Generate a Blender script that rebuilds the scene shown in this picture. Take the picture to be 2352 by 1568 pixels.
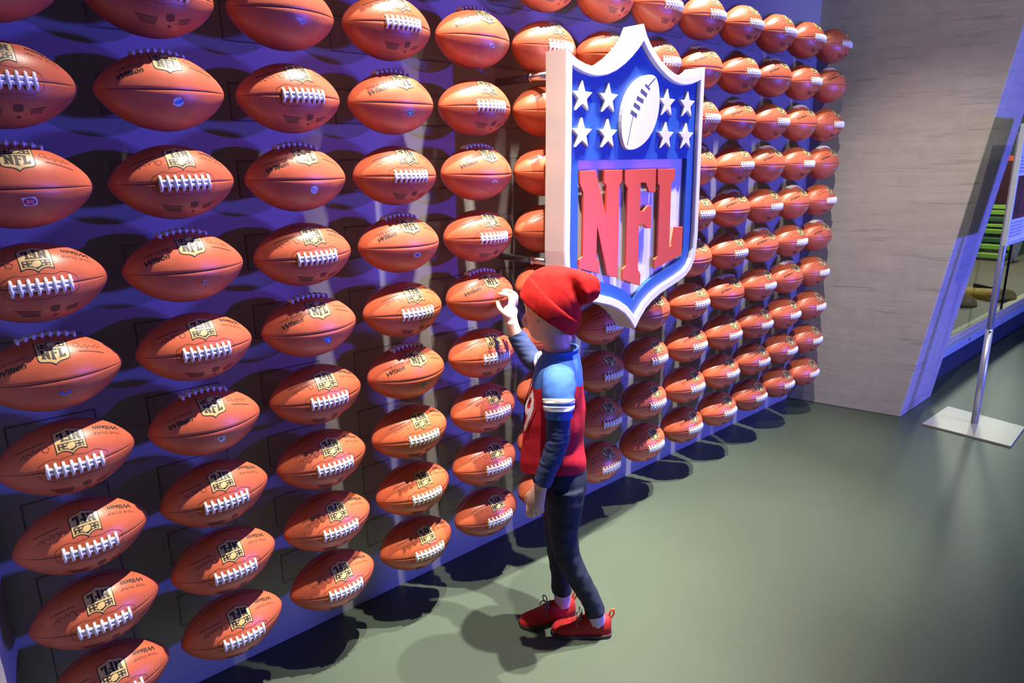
import bpy, bmesh, math, random
from mathutils import Vector, Matrix
random.seed(7)
PI = math.pi
SC = bpy.context.scene
for o in list(bpy.data.objects): bpy.data.objects.remove(o)
COL = SC.collection

# ------------------------------------------------------------------ camera
cam_d = bpy.data.cameras.new('camera'); cam = bpy.data.objects.new('camera', cam_d); COL.objects.link(cam)
cam_d.sensor_width = 36.0; cam_d.sensor_fit = 'HORIZONTAL'
cam_d.lens = 36.0*1589.886/2352.0
cam_d.clip_start = 0.02
rt = Vector((0.7395692, -0.67290217, -0.01549407)); up = Vector((0.18037036, 0.1759576, 0.96773212)); fw = Vector((0.64846275, 0.71849954, -0.25150443))
M = Matrix((rt, up, -fw)).transposed().to_4x4(); M.translation = Vector((0.07988, -1.78335, 1.49597))
cam.matrix_world = M
SC.camera = cam

# ------------------------------------------------------------------ light
w = bpy.data.worlds.new('world'); SC.world = w; w.use_nodes = True
w.node_tree.nodes['Background'].inputs[0].default_value = (0.34, 0.62, 0.78, 1)
w.node_tree.nodes['Background'].inputs[1].default_value = 0.09
def spot(name, loc, target, energy, color, angle, blend=0.6, radius=0.03):
    l = bpy.data.lights.new(name, 'SPOT'); l.energy = energy; l.color = color
    l.spot_size = math.radians(angle); l.spot_blend = blend; l.shadow_soft_size = radius
    o = bpy.data.objects.new(name, l); COL.objects.link(o); o.location = loc
    o.rotation_euler = (Vector(target)-Vector(loc)).to_track_quat('-Z', 'Y').to_euler()
    return o
def area(name, loc, target, energy, color, sx, sy):
    l = bpy.data.lights.new(name, 'AREA'); l.energy = energy; l.color = color; l.shape = 'RECTANGLE'; l.size = sx; l.size_y = sy
    o = bpy.data.objects.new(name, l); COL.objects.link(o); o.location = loc
    o.rotation_euler = (Vector(target)-Vector(loc)).to_track_quat('-Z', 'Y').to_euler()
    return o
WARM = (1.0, 0.89, 0.76)
spot('key_spot_left', (1.24, -0.72, 3.6), (1.50, -0.20, 0.6), 560, WARM, 36, 0.9)
spot('key_spot_middle', (2.00, -0.78, 5.0), (1.05, -0.10, 0.2), 2100, WARM, 38, 1.0)
spot('key_spot_right', (2.85, -0.80, 5.0), (2.15, -0.10, 0.0), 2300, WARM, 34, 1.0)
spot('key_spot_far', (3.50, -0.82, 5.0), (3.05, -0.10, 0.0), 1500, WARM, 32, 1.0)
spot('slab_spot', (2.1, -1.1, 3.05), (4.4, -0.5, 0.7), 210, WARM, 44, 0.9)
spot('slab_fill', (2.4, -3.2, 3.4), (4.40, -0.55, 1.75), 130, (1.0, 0.97, 0.88), 44, 0.9, 0.1)  # extra fill added to lift the concrete slab, no known source
spot('violet_wash', (3.3, -4.2, 1.75), (1.5, 0.1, 1.8), 400, (0.14, 0.065, 1.0), 36, 0.9, 0.06)
area('blue_wash', (4.9, -4.6, 0.55), (3.4, 0.0, 0.4), 220, (0.10, 0.11, 1.0), 0.8, 0.3)
spot('floor_fill', (4.5, -2.3, 3.3), (4.3, -1.6, 0.0), 90, (0.86, 1.0, 0.84), 75, 1.0, 0.2)  # added fill that brightens the right-hand floor, not a known fixture
SC.view_settings.view_transform = 'Standard'
SC.view_settings.look = 'None'
SC.view_settings.gamma = 1.0
SC.view_settings.use_curve_mapping = False
SC.view_settings.exposure = 0.25
SC.cycles.transparent_max_bounces = 32

# ------------------------------------------------------------------ helpers
def srgb(r, g, b):
    f = lambda c: (c/255/12.92) if c/255 <= 0.04045 else ((c/255+0.055)/1.055)**2.4
    return (f(r), f(g), f(b), 1)
def nt_of(name):
    m = bpy.data.materials.new(name); m.use_nodes = True
    return m, m.node_tree, m.node_tree.nodes['Principled BSDF']
def mat(name, col, rough=0.5, metal=0.0, spec=0.5, var=0.0, vscale=20.0, bump=0.0, bscale=200.0, stretch=None, rand=0.0, sheen=0.0):
    m, nt, b = nt_of(name); N = nt.nodes; L = nt.links
    b.inputs['Base Color'].default_value = col; b.inputs['Roughness'].default_value = rough
    b.inputs['Metallic'].default_value = metal; b.inputs['Specular IOR Level'].default_value = spec
    if sheen: b.inputs['Sheen Weight'].default_value = sheen
    tc = N.new('ShaderNodeTexCoord'); src = tc.outputs['Object']
    if stretch:
        mp = N.new('ShaderNodeMapping'); mp.inputs['Scale'].default_value = stretch; L.new(src, mp.inputs[0]); src = mp.outputs[0]
    if var or rand:
        hsv = N.new('ShaderNodeHueSaturation'); hsv.inputs['Color'].default_value = col
        val = None
        if var:
            no = N.new('ShaderNodeTexNoise'); no.inputs['Scale'].default_value = vscale; no.inputs['Detail'].default_value = 5
            L.new(src, no.inputs['Vector'])
            mr = N.new('ShaderNodeMapRange'); mr.inputs[1].default_value = 0.3; mr.inputs[2].default_value = 0.7
            mr.inputs[3].default_value = 1-var; mr.inputs[4].default_value = 1+var; L.new(no.outputs['Fac'], mr.inputs[0]); val = mr.outputs[0]
        if rand:
            oi = N.new('ShaderNodeObjectInfo'); mr2 = N.new('ShaderNodeMapRange'); mr2.inputs[3].default_value = 1-rand; mr2.inputs[4].default_value = 1+rand
            L.new(oi.outputs['Random'], mr2.inputs[0])
            if val is None: val = mr2.outputs[0]
            else:
                mu = N.new('ShaderNodeMath'); mu.operation = 'MULTIPLY'; L.new(val, mu.inputs[0]); L.new(mr2.outputs[0], mu.inputs[1]); val = mu.outputs[0]
        L.new(val, hsv.inputs['Value']); L.new(hsv.outputs[0], b.inputs['Base Color'])
    if bump:
        no2 = N.new('ShaderNodeTexNoise'); no2.inputs['Scale'].default_value = bscale; no2.inputs['Detail'].default_value = 3; L.new(src, no2.inputs['Vector'])
        bp = N.new('ShaderNodeBump'); bp.inputs['Strength'].default_value = bump; bp.inputs['Distance'].default_value = 0.002
        L.new(no2.outputs['Fac'], bp.inputs['Height']); L.new(bp.outputs[0], b.inputs['Normal'])
    return m
def link(o, parent=None):
    COL.objects.link(o)
    if parent is not None: o.parent = parent
    return o
def tag(o, label, cat, group=None, kind=None):
    if label: o['label'] = label
    if cat: o['category'] = cat
    if group: o['group'] = group
    if kind: o['kind'] = kind
    return o
def empty(name, loc=(0, 0, 0)):
    o = bpy.data.objects.new(name, None); o.location = loc; o.empty_display_size = 0.05; return link(o)
def me(name, verts, faces, mats, mi=None, smooth=False):
    m = bpy.data.meshes.new(name); m.from_pydata([tuple(v) for v in verts], [], faces); m.update()
    for x in (mats if isinstance(mats, (list, tuple)) else [mats]): m.materials.append(x)
    if mi is not None: m.polygons.foreach_set('material_index', mi)
    if smooth: m.polygons.foreach_set('use_smooth', [True]*len(m.polygons))
    return m
def bm_me(name, bm, mats, smooth=False, recalc=True):
    if recalc: bmesh.ops.recalc_face_normals(bm, faces=bm.faces)
    m = bpy.data.meshes.new(name); bm.to_mesh(m); bm.free()
    for x in (mats if isinstance(mats, (list, tuple)) else [mats]): m.materials.append(x)
    if smooth: m.polygons.foreach_set('use_smooth', [True]*len(m.polygons))
    return m
def obj(name, mesh, parent=None):
    return link(bpy.data.objects.new(name, mesh), parent)
def add_box(bm, lo, hi, bevel=0.0):
    vs = [bm.verts.new((x, y, z)) for x in (lo[0], hi[0]) for y in (lo[1], hi[1]) for z in (lo[2], hi[2])]
    fs = [bm.faces.new([vs[i] for i in q]) for q in ((0, 1, 3, 2), (4, 6, 7, 5), (0, 4, 5, 1), (2, 3, 7, 6), (0, 2, 6, 4), (1, 5, 7, 3))]
    if bevel:
        bmesh.ops.recalc_face_normals(bm, faces=fs)
        es = list({e for f in fs for e in f.edges})
        bmesh.ops.bevel(bm, geom=es, offset=bevel, segments=2, affect='EDGES', profile=0.5)
def box_me(name, lo, hi, m, bevel=0.0):
    bm = bmesh.new(); add_box(bm, lo, hi, bevel); return bm_me(name, bm, m)
def prism(bm, poly, y0, y1, to3=None, bevel=0.0):
    """poly: list of (x,z); extruded from y0 (front) to y1 (back)."""
    t = to3 or (lambda x, y, z: (x, y, z))
    a = [bm.verts.new(t(x, y0, z)) for x, z in poly]; b = [bm.verts.new(t(x, y1, z)) for x, z in poly]
    n = len(poly)
    f0 = bm.faces.new(a); f1 = bm.faces.new(b[::-1])
    sides = [bm.faces.new((a[i], b[i], b[(i+1) % n], a[(i+1) % n])) for i in range(n)]
    if bevel:
        bmesh.ops.recalc_face_normals(bm, faces=[f0, f1]+sides)
        bmesh.ops.bevel(bm, geom=list(f0.edges), offset=bevel, segments=2, affect='EDGES', profile=0.5, clamp_overlap=True)
def frames(pts):
    """parallel transported frames for a polyline"""
    P = [Vector(p) for p in pts]; T = []
    for i in range(len(P)):
        t = (P[min(i+1, len(P)-1)]-P[max(i-1, 0)]); T.append(t.normalized())
    r = Vector((0, 0, 1)) if abs(T[0].z) < 0.9 else Vector((1, 0, 0))
    U = [(r - T[0]*r.dot(T[0])).normalized()]
    for i in range(1, len(P)):
        u = U[-1] - T[i]*U[-1].dot(T[i]); U.append(u.normalized())
    return P, T, U
def tube(bm, pts, rad, seg=10, cap=True):
    P, T, U = frames(pts); rings = []
    rr = rad if isinstance(rad, (list, tuple)) else [rad]*len(P)
    for p, t, u, r in zip(P, T, U, rr):
        v = t.cross(u); rings.append([bm.verts.new(p+(u*math.cos(2*PI*k/seg)+v*math.sin(2*PI*k/seg))*r) for k in range(seg)])
    for a, b in zip(rings, rings[1:]):
        for k in range(seg): bm.faces.new((a[k], a[(k+1) % seg], b[(k+1) % seg], b[k]))
    if cap:
        bm.faces.new(rings[0][::-1]); bm.faces.new(rings[-1])
def catmull(pts, n):
    P = [Vector(p) for p in pts]; out = []
    for i in range(len(P)-1):
        p0 = P[max(i-1, 0)]; p1 = P[i]; p2 = P[i+1]; p3 = P[min(i+2, len(P)-1)]
        for k in range(n):
            t = k/n
            out.append(0.5*((2*p1)+(-p0+p2)*t+(2*p0-5*p1+4*p2-p3)*t*t+(-p0+3*p1-3*p2+p3)*t**3))
    out.append(P[-1]); return out

# ------------------------------------------------------------------ materials
M_wall = mat('wall_paint', (0.33, 0.325, 0.32, 1), 0.7, var=0.03, vscale=3)
M_floor = mat('green_vinyl', (0.054, 0.075, 0.056, 1), 0.42, spec=0.4, var=0.07, vscale=1.6, bump=0.05, bscale=120)
def concrete(name, col):
    m, nt, b = nt_of(name); N = nt.nodes; L = nt.links
    b.inputs['Roughness'].default_value = 0.85; b.inputs['Specular IOR Level'].default_value = 0.2
    tc = N.new('ShaderNodeTexCoord')
    def noise(sc, scale, detail=6):
        mp = N.new('ShaderNodeMapping'); mp.inputs['Scale'].default_value = sc; L.new(tc.outputs['Object'], mp.inputs[0])
        n = N.new('ShaderNodeTexNoise'); n.inputs['Scale'].default_value = scale; n.inputs['Detail'].default_value = detail; n.inputs['Roughness'].default_value = 0.65
        L.new(mp.outputs[0], n.inputs['Vector']); return n.outputs['Fac']
    def rmp(src, a, bb, lo, hi):
        r = N.new('ShaderNodeMapRange'); r.inputs[1].default_value = a; r.inputs[2].default_value = bb; r.inputs[3].default_value = lo; r.inputs[4].default_value = hi
        L.new(src, r.inputs[0]); return r.outputs[0]
    def mul(a, c):
        mm = N.new('ShaderNodeMath'); mm.operation = 'MULTIPLY'; L.new(a, mm.inputs[0]); L.new(c, mm.inputs[1]); return mm.outputs[0]
    g1 = rmp(noise((0.9, 0.9, 9), 3.5, 4), 0.3, 0.7, 0.92, 1.07)          # board grain
    g2 = rmp(noise((1.6, 1.6, 30), 1.7, 2), 0.30, 0.40, 0.80, 1.0)     # dark streaks
    g3 = rmp(noise((3, 3, 3), 4), 0.3, 0.7, 0.93, 1.06)
    v = mul(mul(g1, g2), g3)
    hs = N.new('ShaderNodeHueSaturation'); hs.inputs['Color'].default_value = col; L.new(v, hs.inputs['Value']); L.new(hs.outputs[0], b.inputs['Base Color'])
    bp = N.new('ShaderNodeBump'); bp.inputs['Strength'].default_value = 0.5; bp.inputs['Distance'].default_value = 0.004; L.new(v, bp.inputs['Height']); L.new(bp.outputs[0], b.inputs['Normal'])
    return m
M_conc = concrete('board_formed_concrete', (0.40, 0.37, 0.345, 1))
def leather():
    m, nt, b = nt_of('pebbled_leather'); N = nt.nodes; L = nt.links
    b.inputs['Roughness'].default_value = 0.38; b.inputs['Specular IOR Level'].default_value = 0.5
    tc = N.new('ShaderNodeTexCoord'); oi = N.new('ShaderNodeObjectInfo')
    add = N.new('ShaderNodeVectorMath'); add.operation = 'ADD'; L.new(tc.outputs['Object'], add.inputs[0]); L.new(oi.outputs['Random'], add.inputs[1])
    n = N.new('ShaderNodeTexNoise'); n.inputs['Scale'].default_value = 18; n.inputs['Detail'].default_value = 4; L.new(add.outputs[0], n.inputs['Vector'])
    mr = N.new('ShaderNodeMapRange'); mr.inputs[1].default_value = 0.3; mr.inputs[2].default_value = 0.7; mr.inputs[3].default_value = 0.88; mr.inputs[4].default_value = 1.12; L.new(n.outputs['Fac'], mr.inputs[0])
    mr2 = N.new('ShaderNodeMapRange'); mr2.inputs[3].default_value = 0.88; mr2.inputs[4].default_value = 1.12; L.new(oi.outputs['Random'], mr2.inputs[0])
    mu = N.new('ShaderNodeMath'); mu.operation = 'MULTIPLY'; L.new(mr.outputs[0], mu.inputs[0]); L.new(mr2.outputs[0], mu.inputs[1])
    hs = N.new('ShaderNodeHueSaturation'); hs.inputs['Color'].default_value = (0.57, 0.128, 0.054, 1); L.new(mu.outputs[0], hs.inputs['Value']); L.new(hs.outputs[0], b.inputs['Base Color'])
    v = N.new('ShaderNodeTexVoronoi'); v.inputs['Scale'].default_value = 420; L.new(tc.outputs['Object'], v.inputs['Vector'])
    bp = N.new('ShaderNodeBump'); bp.inputs['Strength'].default_value = 0.12; bp.inputs['Distance'].default_value = 0.001; bp.invert = True
    L.new(v.outputs['Distance'], bp.inputs['Height']); L.new(bp.outputs[0], b.inputs['Normal'])
    return m
M_leather = leather()
M_seam = mat('seam_groove_shade', (0.10, 0.02, 0.01, 1), 0.7)  # shading of the seam grooves put into the colour
M_lace = mat('white_lace', (0.80, 0.79, 0.80, 1), 0.55, var=0.05, vscale=60)
M_gold = mat('gold_foil_print', (0.62, 0.45, 0.17, 1), 0.35, spec=0.6)
M_black = mat('black_print', (0.025, 0.02, 0.018, 1), 0.5)
M_dark = mat('dark_stamp', (0.13, 0.028, 0.016, 1), 0.55)
M_goldtxt = mat('gold_stamp', (0.62, 0.36, 0.06, 1), 0.4)
M_white = mat('white_gloss_paint', (0.70, 0.70, 0.685, 1), 0.35)
M_blue = mat('royal_blue_paint', (0.020, 0.085, 0.33, 1), 0.4, var=0.04, vscale=4)
M_red = mat('red_orange_paint', (0.60, 0.075, 0.006, 1), 0.4)
M_slot_shade = mat('slot_shade_dark', (0.06, 0.07, 0.10, 1), 0.6)
M_steel = mat('brushed_steel', (0.62, 0.62, 0.63, 1), 0.3, metal=1.0)
M_acrylic = None
def acrylic():
    m = bpy.data.materials.new('clear_acrylic'); m.use_nodes = True; nt = m.node_tree; N = nt.nodes; L = nt.links
    N.remove(N['Principled BSDF']); out = N['Material Output']
    tr = N.new('ShaderNodeBsdfTransparent'); tr.inputs[0].default_value = (0.992, 0.992, 0.992, 1)
    gl = N.new('ShaderNodeBsdfGlossy'); gl.inputs['Roughness'].default_value = 0.12; gl.inputs['Color'].default_value = (0.9, 0.9, 0.95, 1)
    df = N.new('ShaderNodeBsdfDiffuse'); df.inputs[0].default_value = (0.5, 0.5, 0.52, 1)
    m1 = N.new('ShaderNodeMixShader'); m1.inputs[0].default_value = 0.3; L.new(gl.outputs[0], m1.inputs[1]); L.new(df.outputs[0], m1.inputs[2])
    m2 = N.new('ShaderNodeMixShader'); m2.inputs[0].default_value = 0.05; L.new(tr.outputs[0], m2.inputs[1]); L.new(m1.outputs[0], m2.inputs[2])
    L.new(m2.outputs[0], out.inputs['Surface']); return m
M_acrylic = acrylic()

# ------------------------------------------------------------------ setting
YW = 0.16
def struct(name, mesh): return tag(obj(name, mesh), None, None, kind='structure')
struct('floor', me('floor', [(-3, -6, 0), (13, -6, 0), (13, 4, 0), (-3, 4, 0)], [(0, 1, 2, 3)], M_floor))
struct('added_light_block', box_me('added_light_block', (-0.2, -0.10, 2.47), (4.25, YW+0.12, 3.3), mat('light_block_dark', (0.05, 0.05, 0.055, 1), 0.8)))  # unseen block added to keep the key spots off the upper wall
struct('wall_back', box_me('wall_back', (0.0, YW, 0), (4.40, YW+0.12, 3.3), M_wall))
def fin(name, mirror):
    # leaning board-formed concrete slab; the outer edge leans into the room as it rises
    H = 3.3
    def pt(a, z, k):   # a: 0 inner corner, 1 outer edge ; k 0 front face, 1 back face
        if a == 0: x, y = 4.205, YW+0.12
        else: x, y = 4.343+0.031*z, -0.467-0.1416*z
        if a == 0: x, y = 4.1785, 0.28
        if k: x += 0.52
        return ((4.355-x) if mirror else x, y, z)
    vs = [pt(a, z, k) for k in (0, 1) for a in (0, 1) for z in (0, H)]
    fs = [(0, 1, 3, 2), (4, 6, 7, 5), (0, 4, 5, 1), (2, 3, 7, 6), (0, 2, 6, 4), (1, 5, 7, 3)]
    bm = bmesh.new(); V = [bm.verts.new(v) for v in vs]
    for f in fs: bm.faces.new([V[i] for i in f])
    bmesh.ops.recalc_face_normals(bm, faces=bm.faces)
    bmesh.ops.bevel(bm, geom=list(bm.edges), offset=0.006, segments=2, affect='EDGES', profile=0.5)
    return struct(name, bm_me(name, bm, M_conc))
fin('wall_right', False)
fin('wall_left', True)

# ------------------------------------------------------------------ football parts
HA, HB = 0.140, 0.0855
def prof(t):
    q = max(0.0, 1-t*t); return 0.55*math.sqrt(q)+0.45*q
def rad(x): return HB*prof(max(-1, min(1, x/HA)))
def on_ball(x, phi, h=0.0):
    r = rad(x)+h; return Vector((x, -r*math.cos(phi), r*math.sin(phi)))
def ball_mesh():
    half = [0, 0.85, 2.0, 7, 14, 22, 30, 38]
    ang = []
    for k in range(4):
        b = 90*k
        ang += [b+a for a in half] + [b+45] + [b+90-a for a in half[:0:-1]]
    dep = {0: -0.0011, 0.85: -0.0004, 2.0: 0.0004}
    n = len(ang); xs = [-math.cos(PI*i/44) for i in range(45)]
    V = []; F = []; MI = []
    for t in xs[1:-1]:
        for a in ang:
            d = min(a % 90, 90-a % 90); d = round(d, 3)
            h = dep.get(d, 0.0)*min(1, prof(t)*2)
            V.append(on_ball(HA*t, math.radians(a), h))
    m = len(xs)-2
    for i in range(m-1):
        for k in range(n):
            k2 = (k+1) % n
            F.append((i*n+k, (i+1)*n+k, (i+1)*n+k2, i*n+k2))
            da = min(ang[k] % 90, 90-ang[k] % 90); db = min(ang[k2] % 90, 90-ang[k2] % 90)
            MI.append(1 if max(da, db) < 0.9 else 0)
    for e, i, s in ((-HA, 0, 1), (HA, m-1, -1)):
        c = len(V); V.append(Vector((e, 0, 0)))
        for k in range(n):
            q = (c, i*n+k, i*n+(k+1) % n)
            F.append(q if s == 1 else q[::-1]); MI.append(0)
    return me('football', V, F, [M_leather, M_seam], MI, True)
def conform(polys, fmap, h, maxlen=0.006):
    """flat polygons (u,v) tessellated and laid on the ball; list of (polygon, material index)"""
    bm = bmesh.new()
    for poly, mi in polys:
        try: f = bm.faces.new([bm.verts.new((u, v, 0)) for u, v in poly]); f.material_index = mi
        except ValueError: pass
    bmesh.ops.triangulate(bm, faces=bm.faces)
    for _ in range(5):
        es = [e for e in bm.edges if e.calc_length() > maxlen]
        if not es: break
        bmesh.ops.subdivide_edges(bm, edges=es, cuts=1)
        bmesh.ops.triangulate(bm, faces=[f for f in bm.faces if len(f.verts) > 3])
    for v in bm.verts: v.co = fmap(v.co.x, v.co.y, h)
    return bm
def join_bm(bms):
    out = bmesh.new()
    for b in bms:
        t = bpy.data.meshes.new('tmp'); b.to_mesh(t); b.free(); out.from_mesh(t); bpy.data.meshes.remove(t)
    return out
def text_polys(s, height, width=None, bold=0.0, shear=0.0):
    cu = bpy.data.curves.new('tmp_text', 'FONT'); cu.body = s; cu.size = 1.0; cu.align_x = 'CENTER'; cu.offset = bold; cu.shear = shear; cu.resolution_u = 3
    o = bpy.data.objects.new('tmp_text', cu); COL.objects.link(o)
    dg = bpy.context.evaluated_depsgraph_get(); m = bpy.data.meshes.new_from_object(o.evaluated_get(dg))
    xs = [v.co.x for v in m.vertices]; ys = [v.co.y for v in m.vertices]
    x0, x1, y0, y1 = min(xs), max(xs), min(ys), max(ys)
    sy = height/(y1-y0); sx = (width/(x1-x0)) if width else sy
    P = [[((m.vertices[i].co.x-(x0+x1)/2)*sx, (m.vertices[i].co.y-(y0+y1)/2)*sy) for i in p.vertices] for p in m.polygons]
    bpy.data.objects.remove(o); bpy.data.curves.remove(cu); bpy.data.meshes.remove(m)
    return P
def shift(P, du, dv): return [[(u+du, v+dv) for u, v in p] for p in P]
def ribbon(pts, wd):
    out = []
    for (a, b), (c, d) in zip(pts, pts[1:]):
        l = math.hypot(c-a, d-b) or 1; nx, ny = -(d-b)/l*wd/2, (c-a)/l*wd/2
        out.append([(a+nx, b+ny), (a-nx, b-ny), (c-nx, d-ny), (c+nx, d+ny)])
    return out

# shield outline shared by the wall sign and the ball emblems: half width .385, z measured from the floor
SH_TOP = [(0.0, 1.9387), (0.019, 1.9045), (0.043, 1.878), (0.075, 1.8515), (0.110, 1.828), (0.150, 1.807), (0.190, 1.7925), (0.225, 1.7862), (0.255, 1.7858), (0.290, 1.7905), (0.325, 1.8005), (0.355, 1.8135), (0.380, 1.8285)]
SH_LOW = [(0.381, 1.60), (0.3845, 1.40), (0.3875, 1.205), (0.384, 1.145), (0.372, 1.100), (0.350, 1.066), (0.315, 1.042), (0.265, 1.025), (0.205, 1.009), (0.150, 0.993), (0.105, 0.974), (0.065, 0.950), (0.032, 0.919), (0.0, 0.8797)]
def mirror_poly(half):   # half: from top centre to bottom centre on +u side
    return half + [(-u, z) for u, z in half[-2:0:-1]]
SHIELD = mirror_poly(SH_TOP+SH_LOW)
def inset(poly, d):
    n = len(poly); out = []
    for i in range(n):
        a, b, c = poly[i-1], poly[i], poly[(i+1) % n]
        e1 = Vector((b[0]-a[0], b[1]-a[1])).normalized(); e2 = Vector((c[0]-b[0], c[1]-b[1])).normalized()
        n1 = Vector((e1.y, -e1.x)); n2 = Vector((e2.y, -e2.x)); mm = (n1+n2)
        k = max(0.06, (1+n1.dot(n2)))
        out.append((b[0]+mm.x*d/k, b[1]+mm.y*d/k))
    def dist(p):
        best = 9.0
        for i in range(n):
            a, b = Vector(poly[i-1]), Vector(poly[i]); ab = b-a; t = max(0, min(1, (Vector(p)-a).dot(ab)/ab.length_squared)); best = min(best, (Vector(p)-a-ab*t).length)
        return best
    ok = [dist(p) > abs(d)*0.96 for p in out]
    if all(ok) or not any(ok): return out
    for i in range(n):
        if ok[i]: continue
        for k in range(1, n):
            if ok[(i+k) % n] or ok[i-k]:
                # collapse onto the sharper neighbour that survives
                out[i] = out[(i+k) % n] if ok[(i+k) % n] and (not ok[i-k] or Vector(out[(i+k) % n]).length_squared and (Vector(out[(i+k) % n])-Vector(poly[i])).length < (Vector(out[i-k])-Vector(poly[i])).length) else out[i-k]
                break
    return out
def dedupe(poly):
    out = []
    for p in poly:
        if not out or (abs(p[0]-out[-1][0])+abs(p[1]-out[-1][1])) > 1e-6: out.append(p)
    if abs(out[0][0]-out[-1][0])+abs(out[0][1]-out[-1][1]) < 1e-6: out.pop()
    return out
def area2(p): return sum(p[i-1][0]*p[i][1]-p[i][0]*p[i-1][1] for i in range(len(p)))
INS = 1 if area2(SHIELD) < 0 else -1
L_N = [(-.3025, 1.4627), (-.224, 1.4631), (-.1665, 1.313), (-.166, 1.41), (-.1791, 1.4206), (-.1802, 1.4631), (-.0827, 1.462), (-.0819, 1.4238), (-.0965, 1.4118), (-.0948, 1.0855), (-.1527, 1.1004), (-.2111, 1.2743), (-.2138, 1.1675), (-.1967, 1.1529), (-.1971, 1.1122), (-.3034, 1.1414), (-.3019, 1.1715), (-.2843, 1.1809), (-.2836, 1.3902), (-.3008, 1.4204)]
L_F = [(-.0693, 1.4622), (.1119, 1.4618), (.1118, 1.3776), (.0726, 1.38), (.0526, 1.4134), (.0226, 1.4143), (.0239, 1.3146), (.042, 1.3135), (.0679, 1.3319), (.0922, 1.3307), (.0924, 1.2479), (.0686, 1.2496), (.0497, 1.2621), (.0207, 1.2642), (.0212, 1.1025), (.039, 1.0821), (.0367, 1.0385), (-.0688, 1.0747), (-.0681, 1.1126), (-.0511, 1.1241), (-.0518, 1.3977), (-.0674, 1.415)]
L_L = [(.1216, 1.4607), (.2286, 1.4597), (.229, 1.4214), (.2089, 1.4063), (.2137, 1.1687), (.2309, 1.1742), (.2462, 1.2412), (.2976, 1.2389), (.2971, 1.1297), (.1188, 1.0915), (.1181, 1.1288), (.139, 1.1383), (.1359, 1.3997), (.1248, 1.4089)]
STARS = [(-.3005, 1.6913), (-.1719, 1.6909), (.1533, 1.69), (.280, 1.6898), (-.3005, 1.5785), (-.1715, 1.5779), (.1532, 1.5758), (.281, 1.5754)]
def star(cx, cy, R):
    return [(cx+(R if k % 2 == 0 else R*0.42)*math.sin(PI*k/5), cy+(R if k % 2 == 0 else R*0.42)*math.cos(PI*k/5)) for k in range(10)]
def lens(cx, cy, L, W, ang, n=24):
    out = []
    for k in range(n):
        t = 2*PI*k/n; a = L*math.cos(t); b = W*math.sin(t)*(0.62+0.38*abs(math.sin(t)))
        out.append((cx+a*math.sin(ang)-b*math.cos(ang), cy+a*math.cos(ang)+b*math.sin(ang)))
    return out

# --- emblem printed on every ball: (u, v) in metres, upright
ES = 0.0705
def sc(poly, s=ES, k=1.0): return [(x*s*1.06*k, (z-1.41)*s*0.90*k) for x, z in poly]
PHI0 = math.radians(43)
def emb_map(u, v, h): return on_ball(-u, PHI0 - v/max(rad(u), 0.02), h)
layers = []
layers.append(conform([(sc(dedupe(inset(SHIELD, -0.02*INS))), 0)], emb_map, 0.0004))
layers.append(conform([(sc(dedupe(inset(SHIELD, 0.006*INS))), 1)], emb_map, 0.0007))
top = [p for p in dedupe(inset(SHIELD, 0.05*INS)) if p[1] > 1.52]
top = sorted([p for p in top if p[0] > 0.001], key=lambda p: (p[0] > 0.32, p[0] if p[0] <= 0.32 else -p[1])); 
tp = [(0, 1.875)]+[p for p in top]+[(0.335, 1.515)]
tp = tp+[(-u, z) for u, z in tp[:0:-1]]
layers.append(conform([(sc(tp), 0)], emb_map, 0.0010))
dets = [(sc(star(x*0.92, z+0.01, 0.050)), 1) for x, z in STARS]+[(sc(lens(0, 1.66, 0.135, 0.105, 0.62)), 1)]
layers.append(conform(dets, emb_map, 0.0013))
layers.append(conform([(sc(p), 0) for p in (L_N, L_F, L_L)], emb_map, 0.0010))
ME_emblem = bm_me('league_emblem', join_bm(layers), [M_black, M_gold], recalc=False)

# --- lettering on both sides of the emblem
def txt(s, hgt, wd, u, v, bold=0.0, shear=0.0): return shift(text_polys(s, hgt, wd, bold, shear), u, v)
wil = txt('Wilson', 0.0125, 0.052, -0.077, -0.019, 0.028, 0.15)
duke = txt('"THE DUKE"', 0.0062, 0.060, -0.076, -0.003, 0.0)
ME_brand = bm_me('maker_lettering', join_bm([conform([(p, 0) for p in wil], emb_map, 0.0005), conform([(p, 1) for p in duke], emb_map, 0.0005)]), [M_black, M_dark], recalc=False)
sg = []
pts = [(0.050+0.045*k/40, 0.004+0.006*math.sin(k*0.9)*math.cos(k*0.21)+0.00012*k) for k in range(41)]
sg += ribbon(pts, 0.0009)
sg += ribbon([(0.046+0.006*math.cos(t*0.5), 0.010+0.006*math.sin(t*0.5)) for t in range(13)], 0.0009)
sg += ribbon([(0.048, -0.0075), (0.098, -0.0068)], 0.0022)
ME_sign = bm_me('signature', conform([(p, 0) for p in sg], emb_map, 0.0005), [M_dark], recalc=False)
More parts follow.
